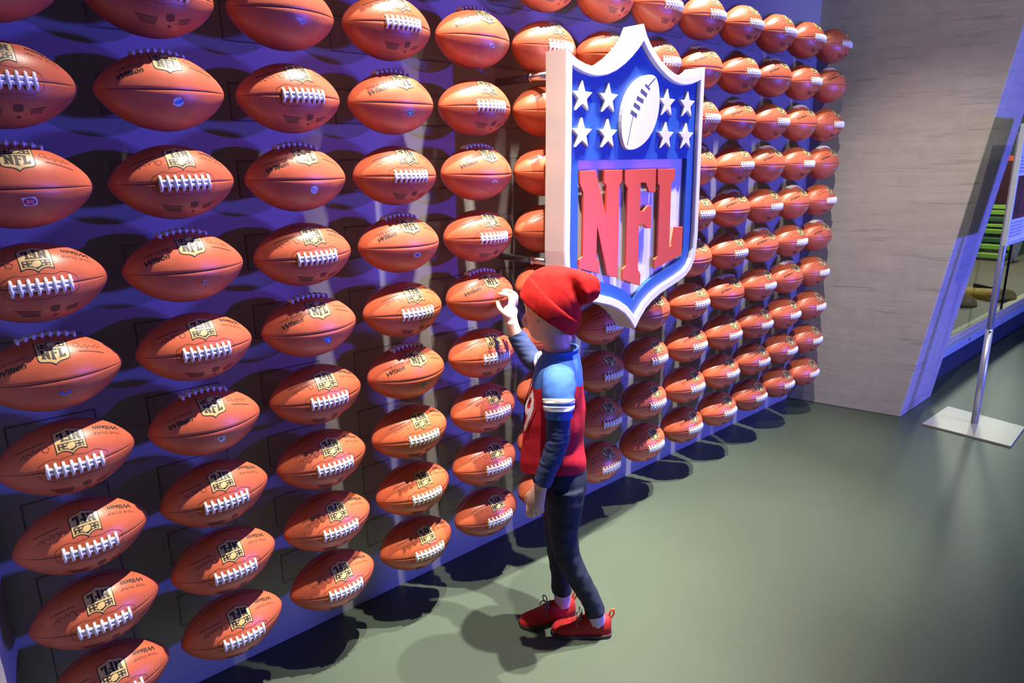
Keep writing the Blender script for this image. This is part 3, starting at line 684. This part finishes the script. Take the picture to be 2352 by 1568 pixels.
M_sock = mat('violet_lit_sock', (0.50, 0.36, 0.58, 1), 0.85)  # violet light on the sock mixed into its base colour
M_hair = mat('blond_hair', (0.62, 0.42, 0.22, 1), 0.5, var=0.35, vscale=30, stretch=(6, 6, 1))
M_number = mat('white_number_print', (0.72, 0.70, 0.76, 1), 0.6)
M_numred = mat('red_number_outline', (0.55, 0.015, 0.02, 1), 0.6)
M_eyew = mat('eye_white', (0.8, 0.8, 0.8, 1), 0.2); M_iris = mat('blue_iris', (0.05, 0.12, 0.22, 1), 0.2)
def jersey():
    m, nt, b = nt_of('red_and_blue_jersey'); N = nt.nodes; L = nt.links
    b.inputs['Roughness'].default_value = 0.85; b.inputs['Specular IOR Level'].default_value = 0.2
    tc = N.new('ShaderNodeTexCoord'); sp = N.new('ShaderNodeSeparateXYZ'); L.new(tc.outputs['Object'], sp.inputs[0])
    n = N.new('ShaderNodeTexNoise'); n.inputs['Scale'].default_value = 60; n.inputs['Detail'].default_value = 4; L.new(tc.outputs['Object'], n.inputs['Vector'])
    def math_(op, a, c):
        q = N.new('ShaderNodeMath'); q.operation = op
        for i, v in enumerate((a, c)):
            if isinstance(v, (int, float)): q.inputs[i].default_value = v
            else: L.new(v, q.inputs[i])
        return q.outputs[0]
    # yoke seam: curves down from the chest to the back
    ax = math_('ABSOLUTE', sp.outputs[0], 0)
    lim = math_('ADD', math_('MULTIPLY', ax, -0.62), 0.893)
    isb = math_('GREATER_THAN', sp.outputs[2], lim)
    mx = N.new('ShaderNodeMix'); mx.data_type = 'RGBA'; mx.inputs[6].default_value = (0.47, 0.014, 0.030, 1); mx.inputs[7].default_value = (0.055, 0.155, 0.50, 1); L.new(isb, mx.inputs[0])
    hs = N.new('ShaderNodeHueSaturation'); mr = N.new('ShaderNodeMapRange'); mr.inputs[3].default_value = 0.86; mr.inputs[4].default_value = 1.14; L.new(n.outputs['Fac'], mr.inputs[0]); L.new(mr.outputs[0], hs.inputs['Value'])
    L.new(mx.outputs[2], hs.inputs['Color']); L.new(hs.outputs[0], b.inputs['Base Color'])
    bp = N.new('ShaderNodeBump'); bp.inputs['Strength'].default_value = 0.2; bp.inputs['Distance'].default_value = 0.002; L.new(n.outputs['Fac'], bp.inputs['Height']); L.new(bp.outputs[0], b.inputs['Normal'])
    return m
M_jersey = jersey()

def smooth_rows(rows, n):
    """rows: tuples of floats, Catmull-Rom interpolated"""
    out = []
    for i in range(len(rows)-1):
        p0, p1, p2, p3 = rows[max(i-1, 0)], rows[i], rows[i+1], rows[min(i+2, len(rows)-1)]
        for k in range(n):
            t = k/n
            out.append(tuple(0.5*(2*b+(-a+c)*t+(2*a-5*b+4*c-d)*t*t+(-a+3*b-3*c+d)*t**3) for a, b, c, d in zip(p0, p1, p2, p3)))
    out.append(rows[-1]); return out
def loft(bm, rings, cap0=True, cap1=True):
    vs = [[bm.verts.new(p) for p in r] for r in rings]; n = len(vs[0])
    for a, b in zip(vs, vs[1:]):
        for k in range(n): bm.faces.new((a[k], a[(k+1) % n], b[(k+1) % n], b[k]))
    if cap0: bm.faces.new(vs[0][::-1])
    if cap1: bm.faces.new(vs[-1])
def limb(bm, pts, n=6, seg=24, cap0=True, cap1=True, wr=0.0, wf=60, flat=1.0, round_end=False):
    """pts: (x,y,z,r) ; a smooth tapering tube"""
    rows = smooth_rows(pts, n)
    if round_end:
        d = (Vector(rows[-1][:3])-Vector(rows[-2][:3])).normalized(); r = rows[-1][3]; c = Vector(rows[-1][:3])
        rows = rows + [tuple(c+d*r*math.sin(a))+(max(r*math.cos(a), r*0.08),) for a in (0.45, 0.85, 1.2, 1.45)]
    P, T, U = frames([r[:3] for r in rows]); rings = []
    for i, (p, t, u) in enumerate(zip(P, T, U)):
        v = t.cross(u); r = rows[i][3]; ring = []
        for k in range(seg):
            a = 2*PI*k/seg; d = u*math.cos(a)+v*math.sin(a)*flat; q = p+d*r
            if wr: q += d*wr*(mnoise.noise(Vector((q.x*25, q.y*25, q.z*wf)))+0.6*mnoise.noise(Vector((q.x*50+9, q.y*50, q.z*wf*1.7))))
            ring.append(q)
        rings.append(ring)
    loft(bm, rings, cap0, cap1)
def stack(bm, rows, n=5, seg=48, wr=0.0, cap0=True, cap1=True, power=2.3):
    """rows: (z, cx, cy, a, b) horizontal super-elliptic rings"""
    R = smooth_rows(rows, n); rings = []
    for z, cx, cy, a, b in R:
        ring = []
        for k in range(seg):
            t = 2*PI*k/seg; c, s_ = math.cos(t), math.sin(t)
            q = Vector((cx+a*math.copysign(abs(c)**(2/power), c), cy+b*math.copysign(abs(s_)**(2/power), s_), z))
            if wr:
                d = Vector((c, s_, 0)); q += d*wr*(mnoise.noise(Vector((q.x*14, q.y*14, q.z*16)))+0.5*mnoise.noise(Vector((q.x*30+5, q.y*30, q.z*22))))
            ring.append(q)
        rings.append(ring)
    loft(bm, rings, cap0, cap1)
def remeshed(name, bm, voxel, mats, smooth_it=4):
    bmesh.ops.recalc_face_normals(bm, faces=bm.faces)
    t = bpy.data.meshes.new('tmp'); bm.to_mesh(t); bm.free(); o = bpy.data.objects.new('tmp', t); COL.objects.link(o)
    md = o.modifiers.new('r', 'REMESH'); md.mode = 'VOXEL'; md.voxel_size = voxel
    if smooth_it: sm = o.modifiers.new('s', 'SMOOTH'); sm.factor = 0.5; sm.iterations = smooth_it
    dg = bpy.context.evaluated_depsgraph_get(); m = bpy.data.meshes.new_from_object(o.evaluated_get(dg)); m.name = name
    bpy.data.objects.remove(o); bpy.data.meshes.remove(t)
    m.materials.clear()
    for x in mats: m.materials.append(x)
    m.polygons.foreach_set('use_smooth', [True]*len(m.polygons)); return m

HC = Vector((-0.030, 0.035, 0.975)); HF = Vector((-0.58, 0.8146, 0)); HL = Vector((-0.8146, -0.58, 0))   # head base, facing, its left
def hp(x, y, z): return HC+HF*x+HL*y+Vector((0, 0, z))
def head_rings(grow=0.0, zlo=-1):
    rows = [(-0.004, 0.030, 0.040, 0.016), (0.000, 0.034, 0.040, 0.026), (0.018, 0.024, 0.058, 0.043), (0.045, 0.010, 0.070, 0.057), (0.075, 0.000, 0.080, 0.066), (0.105, -0.004, 0.085, 0.071), (0.135, -0.006, 0.085, 0.071), (0.163, -0.008, 0.074, 0.061), (0.184, -0.006, 0.052, 0.043), (0.197, -0.004, 0.022, 0.018)]
    R = smooth_rows(rows, 4); rings = []
    for z, cx, a, b in R:
        rings.append([hp(cx+(a+grow)*math.cos(2*PI*k/40), (b+grow)*math.sin(2*PI*k/40), z) for k in range(40)])
    return rings
def ellipsoid(bm, c, ax, seg=14):
    rings = []
    for i in range(1, seg):
        th = PI*i/seg; rings.append([c+ax[2]*math.cos(th)+(ax[0]*math.cos(2*PI*k/seg)+ax[1]*math.sin(2*PI*k/seg))*math.sin(th) for k in range(seg)])
    loft(bm, rings)
bm = bmesh.new()
loft(bm, head_rings())
Zv = Vector((0, 0, 1))
ellipsoid(bm, hp(0.083, 0, 0.072), (HF*0.012, HL*0.011, Zv*0.014)); ellipsoid(bm, hp(0.078, 0, 0.088), (HF*0.008, HL*0.008, Zv*0.018))      # nose
ellipsoid(bm, hp(0.077, 0, 0.047), (HF*0.006, HL*0.019, Zv*0.0045)); ellipsoid(bm, hp(0.075, 0, 0.038), (HF*0.007, HL*0.016, Zv*0.005))    # lips
ellipsoid(bm, hp(0.056, 0.038, 0.058), (HF*0.020, HL*0.022, Zv*0.026)); ellipsoid(bm, hp(0.060, -0.040, 0.060), (HF*0.018, HL*0.020, Zv*0.024))   # cheeks
ellipsoid(bm, hp(0.066, 0, 0.016), (HF*0.012, HL*0.016, Zv*0.012))                                                                       # chin
for s_ in (1, -1): ellipsoid(bm, hp(-0.028, 0.066*s_, 0.090), (HF*0.012, HL*0.005, Zv*0.020))                                              # ears
limb(bm, [(-0.018, 0.035, 1.03, 0.046), (-0.014, 0.035, 0.985, 0.041), (-0.008, 0.035, 0.945, 0.041), (-0.006, 0.035, 0.90, 0.05)])
stack(bm, [(0.925, -0.004, 0.035, 0.042, 0.070), (0.895, -0.006, 0.033, 0.055, 0.098), (0.84, -0.008, 0.03, 0.060, 0.095), (0.72, -0.015, 0.03, 0.070, 0.092), (0.60, -0.015, 0.03, 0.070, 0.085), (0.53, 0.0, 0.03, 0.055, 0.075)])
# arms
limb(bm, [(-0.002, -0.062, 0.888, 0.034), (-0.003, -0.098, 0.845, 0.034), (-0.005, -0.112, 0.79, 0.029), (-0.006, -0.117, 0.735, 0.026), (-0.022, -0.121, 0.672, 0.024), (-0.045, -0.119, 0.61, 0.021), (-0.056, -0.117, 0.575, 0.020)])
RA = [(0.020, 0.120, 0.888), (-0.020, 0.148, 0.874), (-0.062, 0.172, 0.862), (-0.092, 0.198, 0.874), (-0.116, 0.2115, 0.905), (-0.137, 0.219, 0.939), (-0.1505, 0.2225, 0.970), (-0.157, 0.224, 0.992)]
limb(bm, [p+(r,) for p, r in zip(RA, (0.034, 0.033, 0.029, 0.027, 0.025, 0.0225, 0.020, 0.020))])
# legs and feet
limb(bm, [(0.006, -0.010, 0.56, 0.042), (0.010, -0.024, 0.47, 0.040), (0.012, -0.030, 0.38, 0.033), (0.024, -0.030, 0.30, 0.028), (0.046, -0.028, 0.252, 0.026), (0.079, -0.026, 0.18, 0.027), (0.107, -0.022, 0.125, 0.024), (0.118, -0.016, 0.08, 0.023), (0.124, -0.010, 0.035, 0.022)])
limb(bm, [(0.0, 0.070, 0.56, 0.042), (-0.004, 0.080, 0.47, 0.040), (-0.008, 0.080, 0.37, 0.033), (-0.005, 0.076, 0.29, 0.028), (0.002, 0.072, 0.195, 0.027), (0.006, 0.070, 0.125, 0.024), (0.008, 0.070, 0.08, 0.023), (0.010, 0.070, 0.035, 0.022)])
limb(bm, [(0.145, -0.008, 0.034, 0.020), (0.10, -0.008, 0.032, 0.020), (0.06, -0.006, 0.024, 0.014), (0.025, -0.005, 0.020, 0.009)])
limb(bm, [(0.030, 0.078, 0.034, 0.020), (-0.01, 0.063, 0.032, 0.020), (-0.05, 0.048, 0.024, 0.014), (-0.085, 0.036, 0.020, 0.009)])
# left hand, hanging
limb(bm, [(-0.054, -0.117, 0.580, 0.0195), (-0.062, -0.116, 0.560, 0.0235), (-0.069, -0.114, 0.535, 0.0265), (-0.072, -0.112, 0.512, 0.0255), (-0.073, -0.110, 0.500, 0.020)], flat=0.62)
for i, (fx, ln) in enumerate(((-0.0920, 0.040), (-0.0785, 0.046), (-0.0650, 0.042), (-0.0525, 0.034))):
    z0 = 0.512+0.003*i
    limb(bm, [(fx, -0.112, z0, 0.0080), (fx-0.001, -0.115, z0-ln*0.45, 0.0076), (fx-0.001, -0.110, z0-ln*0.80, 0.0072), (fx+0.001, -0.099, z0-ln*0.98, 0.0066), (fx+0.002, -0.088, z0-ln*0.86, 0.0060)], n=3, seg=12, round_end=True)
limb(bm, [(-0.078, -0.112, 0.556, 0.010), (-0.093, -0.104, 0.540, 0.0088), (-0.0985, -0.094, 0.520, 0.0078), (-0.094, -0.086, 0.503, 0.0068)], n=3, seg=12, round_end=True)
# right hand, curled over the ball
limb(bm, [(-0.152, 0.2225, 0.976, 0.0195), (-0.1585, 0.2245, 0.996, 0.021), (-0.1625, 0.2300, 1.012, 0.024), (-0.1610, 0.2385, 1.026, 0.0245), (-0.1585, 0.2440, 1.036, 0.020)], flat=0.66)
FING = [([(-0.1640, 0.2334, 1.0300), (-0.1640, 0.2334, 1.0357), (-0.1613, 0.2435, 1.0524), (-0.1638, 0.2553, 1.0669), (-0.1779, 0.2652, 1.0708), (-0.1976, 0.2642, 1.0756)], 0.0074),
        ([(-0.1560, 0.2440, 1.0310), (-0.1559, 0.2448, 1.0379), (-0.1494, 0.2559, 1.0538), (-0.1464, 0.2633, 1.0679), (-0.1563, 0.2704, 1.0789), (-0.1707, 0.2756, 1.0845), (-0.1863, 0.2767, 1.0830)], 0.0074),
        ([(-0.1530, 0.2560, 1.0250), (-0.1525, 0.2599, 1.0321), (-0.1471, 0.2698, 1.0471), (-0.1438, 0.2805, 1.0593), (-0.1479, 0.2965, 1.0681), (-0.1591, 0.3060, 1.0740)], 0.0070),
        ([(-0.1520, 0.2680, 1.0200), (-0.1509, 0.2732, 1.0267), (-0.1458, 0.2885, 1.0394), (-0.1453, 0.3035, 1.0496), (-0.1524, 0.3180, 1.0575)], 0.0062),
        ([(-0.1660, 0.2180, 1.0080), (-0.1780, 0.2165, 1.0185), (-0.1926, 0.2254, 1.0310), (-0.1997, 0.2425, 1.0391), (-0.2044, 0.2560, 1.0483)], 0.0082)]
for pts, r in FING:
    k = len(pts); limb(bm, [p+(r*(1.17-0.25*i/(k-1)),) for i, p in enumerate(pts)], n=3, seg=12, round_end=True)
ellipsoid(bm, Vector((-0.172, 0.2205, 1.008)), (Vector((0.014, 0, 0)), Vector((0, 0.010, 0)), Vector((0, 0, 0.018))))   # thumb pad
person = obj('person', remeshed('person', bm, 0.0030, [M_skin], 3)); person.matrix_world = MP
tag(person, 'small child in red hat and red and blue jersey reaching to touch a football', 'person')
def eye(s_):
    bm = bmesh.new(); ellipsoid(bm, hp(0.0690, 0.030*s_, 0.100), (HF*0.0105, HL*0.0105, Zv*0.0085)); e = obj('eye', bm_me('eye', bm, M_eyew, True), person)
    bm = bmesh.new(); ellipsoid(bm, hp(0.0770, 0.030*s_, 0.099), (HF*0.0035, HL*0.0055, Zv*0.0055)); obj('iris', bm_me('iris', bm, M_iris, True), e)
eye(1); eye(-1)
# --- jersey
bm = bmesh.new()
stack(bm, [(0.560, -0.021, 0.03, 0.101, 0.118), (0.600, -0.020, 0.03, 0.102, 0.118), (0.660, -0.022, 0.03, 0.094, 0.113), (0.720, -0.0165, 0.03, 0.0935, 0.112), (0.775, -0.0135, 0.03, 0.0900, 0.112), (0.83, -0.0085, 0.03, 0.0800, 0.114), (0.872, -0.006, 0.031, 0.0745, 0.117), (0.905, -0.004, 0.033, 0.0680, 0.108), (0.926, 0.000, 0.034, 0.0600, 0.084), (0.942, 0.001, 0.035, 0.0540, 0.062), (0.950, 0.001, 0.035, 0.0520, 0.056)], wr=0.0035, cap0=False, cap1=False, power=2.15)
for v in bm.verts:
    if v.co.z < 0.70: v.co.z += (0.03-v.co.y)*0.30*((0.70-v.co.z)/0.14)**1.2
JER = bm_me('jersey', bm, M_jersey, True)
jer = obj('jersey', JER, person); md = jer.modifiers.new('thick', 'SOLIDIFY'); md.thickness = 0.0025; md.offset = -1
bm = bmesh.new(); tube(bm, [(0.001+0.0525*math.cos(t), 0.035+0.0565*math.sin(t), 0.950+0.006*math.cos(t)) for t in [2*PI*k/40 for k in range(41)]], 0.0042, 10, cap=False)
obj('collar', bm_me('collar', bm, M_shirtblue, True), jer)
bm = bmesh.new(); limb(bm, [(-0.004, -0.055, 0.897, 0.048), (-0.004, -0.085, 0.876, 0.0475), (-0.0035, -0.103, 0.845, 0.0455), (-0.0035, -0.110, 0.815, 0.0415), (-0.0035, -0.113, 0.790, 0.0385)], wr=0.0022, cap0=True, cap1=False, seg=36)
slv = obj('sleeve', bm_me('sleeve', bm, M_shirtblue, True), jer); md = slv.modifiers.new('thick', 'SOLIDIFY'); md.thickness = 0.0025; md.offset = -1
for z0, z1 in ((0.8420, 0.8305), (0.8250, 0.8135)):
    def ap(z): t = (0.845-z)/(0.845-0.790); return (-0.0035, -0.103-0.010*t-0.003*math.sin(PI*t), z, 0.0455-0.0070*t+0.0012)
    bm = bmesh.new(); limb(bm, [ap(z0), ap((z0*2+z1)/3), ap((z0+2*z1)/3), ap(z1)], wr=0.0022, seg=36, n=2, cap0=False, cap1=False); so = obj('sleeve_stripe', bm_me('sleeve_stripe', bm, M_stripe, True), slv)
    md = so.modifiers.new('thick', 'SOLIDIFY'); md.thickness = 0.002; md.offset = 0
bm = bmesh.new(); limb(bm, [p+(r,) for p, r in zip(RA[:3], (0.046, 0.044, 0.041))], wr=0.002, cap0=True, cap1=False, seg=32)
slv2 = obj('sleeve', bm_me('sleeve', bm, M_shirtblue, True), jer)
def seglerp(t):
    a, b = Vector(RA[1]), Vector(RA[2]); return a.lerp(b, t)
for t0, t1 in ((0.40, 0.62), (0.72, 0.94)):
    bm = bmesh.new(); limb(bm, [tuple(seglerp(t))+(0.0455-0.0035*t,) for t in (t0, (t0+t1)/2, t1)], seg=32, n=2, cap0=False, cap1=False); obj('sleeve_stripe', bm_me('sleeve_stripe', bm, M_stripe, True), slv2)
# number on the chest
from mathutils.bvhtree import BVHTree
bvh = BVHTree.FromPolygons([v.co.copy() for v in JER.vertices], [tuple(p.vertices) for p in JER.polygons])
def chest(u, v, h):   # u across the chest (+ towards the child's left), v height
    y = 0.03-u; p, nn, i_, d_ = bvh.ray_cast(Vector((-0.4, y, v)), Vector((1, 0, 0)))
    if p is None: p, nn, i_, d_ = bvh.find_nearest(Vector((-0.1, y, v)))
    return Vector((p.x-h, p.y, p.z))
for ch, u0 in (('1', -0.022), ('9', 0.058)):
    P1 = [(p, 0) for p in shift(text_polys(ch, 0.150, 0.062 if ch == '9' else 0.035, 0.055), u0, 0.775)]
    P2 = [(p, 0) for p in shift(text_polys(ch, 0.134, 0.050 if ch == '9' else 0.024, 0.010), u0, 0.775)]
    bm = conform(P1, chest, 0.0035, 0.012); nm = obj('chest_number', bm_me('chest_number', bm, M_numred, recalc=False), jer)
    bm = conform(P2, chest, 0.0048, 0.012); obj('number_fill', bm_me('number_fill', bm, M_number, recalc=False), nm)
# --- long sleeves
bm = bmesh.new(); limb(bm, [(-0.004, -0.112, 0.800, 0.0345), (-0.0055, -0.115, 0.765, 0.0345), (-0.0065, -0.118, 0.725, 0.0335), (-0.0200, -0.121, 0.675, 0.0310), (-0.0360, -0.120, 0.632, 0.0285), (-0.0500, -0.118, 0.588, 0.0265)], wr=0.0021, wf=150, seg=36, n=12, cap1=False)
o_ = obj('long_sleeve', bm_me('long_sleeve', bm, M_navyslv, True), person); md = o_.modifiers.new('thick', 'SOLIDIFY'); md.thickness = 0.002; md.offset = -1
bm = bmesh.new(); limb(bm, [p+(r,) for p, r in zip(RA[2:7], (0.0335, 0.0335, 0.0325, 0.030, 0.0275))][:-1]+[(-0.1440, 0.2205, 0.953, 0.0285)], wr=0.0021, wf=150, seg=36, n=12, cap1=False)
o_ = obj('long_sleeve', bm_me('long_sleeve', bm, M_navyslv, True), person); md = o_.modifiers.new('thick', 'SOLIDIFY'); md.thickness = 0.002; md.offset = -1
# --- jeans
bm = bmesh.new()
stack(bm, [(0.625, -0.016, 0.03, 0.086, 0.100), (0.585, -0.012, 0.03, 0.090, 0.106), (0.54, 0.000, 0.03, 0.086, 0.108), (0.49, 0.006, 0.03, 0.074, 0.104), (0.47, 0.006, 0.03, 0.060, 0.090)])
limb(bm, [(0.012, -0.022, 0.53, 0.064), (0.013, -0.026, 0.47, 0.0585), (0.012, -0.030, 0.38, 0.0470), (0.024, -0.030, 0.30, 0.0405), (0.045, -0.028, 0.250, 0.0375), (0.079, -0.026, 0.18, 0.0340), (0.105, -0.023, 0.125, 0.0325), (0.117, -0.019, 0.088, 0.0335)], wr=0.0035, wf=40, seg=32)
limb(bm, [(0.002, 0.082, 0.53, 0.064), (-0.003, 0.082, 0.47, 0.0575), (-0.008, 0.080, 0.37, 0.0460), (-0.006, 0.076, 0.29, 0.0410), (0.002, 0.072, 0.195, 0.0350), (0.006, 0.070, 0.125, 0.0330), (0.0075, 0.070, 0.098, 0.0335)], wr=0.0035, wf=40, seg=32)
obj('jeans', remeshed('jeans', bm, 0.004, [M_denim], 3), person)
# --- socks and shoes
for pts in ([(0.113, -0.020, 0.105, 0.0265), (0.119, -0.015, 0.075, 0.0265), (0.123, -0.011, 0.050, 0.027)], [(0.0065, 0.070, 0.112, 0.0265), (0.0085, 0.070, 0.080, 0.0265), (0.010, 0.070, 0.050, 0.027)]):
    bm = bmesh.new(); limb(bm, [p for p in pts], seg=24); obj('sock', bm_me('sock', bm, M_sock, True), person)
def shoe(heel, toe):
    h = Vector((heel[0], heel[1], 0)); d = Vector((toe[0]-heel[0], toe[1]-heel[1], 0)); L = d.length; d.normalize(); sd = Vector((-d.y, d.x, 0))
    def S(x, y, z): return h+d*x*L+sd*y+Vector((0, 0, z))
    prof_ = [(0.0, 0.012, 0.050), (0.03, 0.021, 0.068), (0.12, 0.027, 0.070), (0.25, 0.029, 0.066), (0.38, 0.030, 0.068), (0.48, 0.031, 0.064), (0.60, 0.034, 0.050), (0.72, 0.036, 0.041), (0.85, 0.034, 0.035), (0.94, 0.026, 0.029), (0.985, 0.014, 0.022), (1.0, 0.006, 0.018)]
    R = smooth_rows(prof_, 3); bm = bmesh.new(); rings = []
    for x, wd, ht in R:
        ring = []
        for k in range(20):
            a = 2*PI*k/20; c, s_ = math.cos(a), math.sin(a)
            z = 0.010 if s_ < 0 else 0.010+(ht-0.010)*s_**0.75
            ring.append(S(x, wd*math.copysign(abs(c)**0.75, c)*(1 if s_ >= 0 else 1.0), z))
        rings.append(ring)
    loft(bm, rings); bmesh.ops.remove_doubles(bm, verts=bm.verts, dist=0.0002)
    up = obj('shoe', bm_me('shoe', bm, M_shoe, True), person)
    out = [(x, wd*1.05+0.002) for x, wd, ht in R]
    lo_ = [S(x+0.004*(1 if x > .5 else -1), wd, 0) for x, wd in out]+[S(x+0.004*(1 if x > .5 else -1), -wd, 0) for x, wd in out[::-1]]
    bm = bmesh.new(); loft(bm, [[p+Vector((0, 0, 0.001)) for p in lo_], [p+Vector((0, 0, 0.013)) for p in lo_]]); obj('sole', bm_me('sole', bm, M_sole), up)
    bm = bmesh.new()
    for i in range(4):
        x = 0.50+0.055*i; ht = 0.0665-0.0065*i-0.0013*i*i
        tube(bm, [S(x, -0.018, ht-0.012), S(x+0.01, -0.008, ht-0.001), S(x, 0.008, ht-0.001), S(x+0.01, 0.018, ht-0.012)], 0.0021, 8)
    for s_ in (1, -1):
        tube(bm, catmull([S(0.49, 0.002*s_, 0.067), S(0.50, 0.014*s_, 0.082), S(0.53, 0.026*s_, 0.080), S(0.53, 0.022*s_, 0.066), S(0.49, 0.002*s_, 0.067)], 5), 0.0021, 8)
        tube(bm, catmull([S(0.49, 0.002*s_, 0.067), S(0.56, 0.020*s_, 0.064), S(0.58, 0.034*s_, 0.042)], 5), 0.0019, 8)
    obj('shoelace', bm_me('shoelace', bm, M_lacegrey, True), up)
    bm = bmesh.new(); tube(bm, catmull([S(0.01, 0, 0.060), S(-0.035, 0, 0.074), S(-0.030, 0, 0.092), S(0.02, 0, 0.085), S(0.035, 0, 0.068)], 5), 0.0032, 8); tb = obj('heel_tab', bm_me('heel_tab', bm, M_tab, True), up)
    bm = bmesh.new(); tube(bm, catmull([S(0.42, s_, z) for s_, z in ((-0.0315, 0.016), (-0.031, 0.040), (-0.022, 0.060), (-0.010, 0.0675))], 5), 0.0011, 6); obj('seam', bm_me('seam', bm, M_sole, True), up)
shoe((0.168, -0.006), (-0.025, -0.004)); shoe((0.051, 0.086), (-0.132, 0.019))
# --- hair and hat
bm = bmesh.new(); rings = []
def brim_z(p): return 1.063-0.75*(p.x+0.0370)      # sloping edge of the hat
for i in range(9):
    f = i/8; ring = []
    for k in range(60):
        t = 2*PI*k/60; u = HF*math.cos(t)*0.0835+HL*math.sin(t)*0.0715
        strand = mnoise.noise(Vector((k*0.9, 3, 0)))
        side = max(0.0, min(1.0, (math.cos(t-0.75)+0.25)/0.6))       # longest on the forehead and the near temple
        p = Vector((HC.x, HC.y, 0))+HF*-0.004+u*(1.045+0.012*strand-0.02*f)
        z = brim_z(p)+0.016-(0.018+side*(0.022+0.010*strand))*f; ring.append(Vector((p.x, p.y, z)))
    rings.append(ring[-8:]+ring[:26])
vs_ = [[bm.verts.new(p) for p in r] for r in rings]
for a, b in zip(vs_, vs_[1:]):
    for k in range(len(a)-1): bm.faces.new((a[k], a[k+1], b[k+1], b[k]))
hr = obj('hair', bm_me('hair', bm, M_hair, True), person); md = hr.modifiers.new('thick', 'SOLIDIFY'); md.thickness = 0.004; md.offset = 0
# hat: rings across a bent spine; (centre s, z, half-height along the ring, half-depth, ring angle)
def hat_ring(cs, cz, hu, hd, ang, cd, seg=56, power=2.1):
    ux, uz = math.cos(ang), math.sin(ang); ring = []
    for k in range(seg):
        t = 2*PI*k/seg; c, s_ = math.cos(t), math.sin(t)
        a = hu*math.copysign(abs(c)**(2/power), c); b = hd*math.copysign(abs(s_)**(2/power), s_)
        ring.append(Vector((cs+ux*a, cd+b, cz+uz*a)))
    return ring
HR = [(-0.0370, 1.0630, 0.0940, 0.0880, 2.500, 0.030), (-0.0235, 1.0900, 0.0985, 0.0905, 2.440, 0.030), (-0.0080, 1.1130, 0.0980, 0.0880, 2.360, 0.029), (0.0085, 1.1330, 0.0860, 0.0790, 2.230, 0.026), (0.0290, 1.1430, 0.0680, 0.0660, 2.050, 0.018), (0.0490, 1.1460, 0.0560, 0.0540, 1.900, 0.009), (0.0720, 1.1470, 0.0470, 0.0400, 1.780, -0.002), (0.0920, 1.1470, 0.0385, 0.0270, 1.690, -0.010), (0.1070, 1.1460, 0.0280, 0.0150, 1.620, -0.014), (0.1130, 1.1455, 0.0140, 0.0060, 1.600, -0.015)]
R = smooth_rows(HR, 5); bm = bmesh.new(); rings = []
for i, (cs, cz, hu, hd, an, cd) in enumerate(R):
    ring = hat_ring(cs, cz, hu, hd, an, cd); f = i/len(R); c0 = Vector((cs, cd, cz)); out = []
    for k, p in enumerate(ring):
        t = 2*PI*k/56; d = (p-c0).normalized(); amp = 0.0
        # folds running from the near side towards the floppy corner
        near = max(0.0, -math.sin(t))
        amp -= 0.014*near*math.exp(-((f-0.50)/0.085)**2)*max(0, math.cos((t-4.45)*1.3))
        amp += 0.006*near*math.exp(-((f-0.62)/0.07)**2)
        amp += 0.0035*mnoise.noise(p*22)+0.0015*mnoise.noise(p*60)
        out.append(p+d*amp)
    rings.append(out)
loft(bm, rings, False, True)
hat = obj('hat', bm_me('hat', bm, M_fleece, True), person); md = hat.modifiers.new('thick', 'SOLIDIFY'); md.thickness = 0.003; md.offset = -1
bm = bmesh.new(); rows = [(-0.0385, 1.0605, 0.0935, 0.0880, 2.500, 0.030), (-0.0395, 1.0590, 0.0985, 0.0925, 2.500, 0.030), (-0.0330, 1.0720, 0.1010, 0.0945, 2.480, 0.030), (-0.0230, 1.0900, 0.1025, 0.0950, 2.445, 0.030), (-0.0150, 1.1030, 0.1020, 0.0935, 2.400, 0.030), (-0.0120, 1.1080, 0.0975, 0.0890, 2.390, 0.030)]
loft(bm, [[p+(p-Vector((a, f_, b))).normalized()*0.0025*mnoise.noise(p*25) for p in hat_ring(a, b, c, d, e, f_)] for a, b, c, d, e, f_ in smooth_rows(rows, 4)], False, False)
obj('hat_brim', bm_me('hat_brim', bm, M_fleece, True), hat)
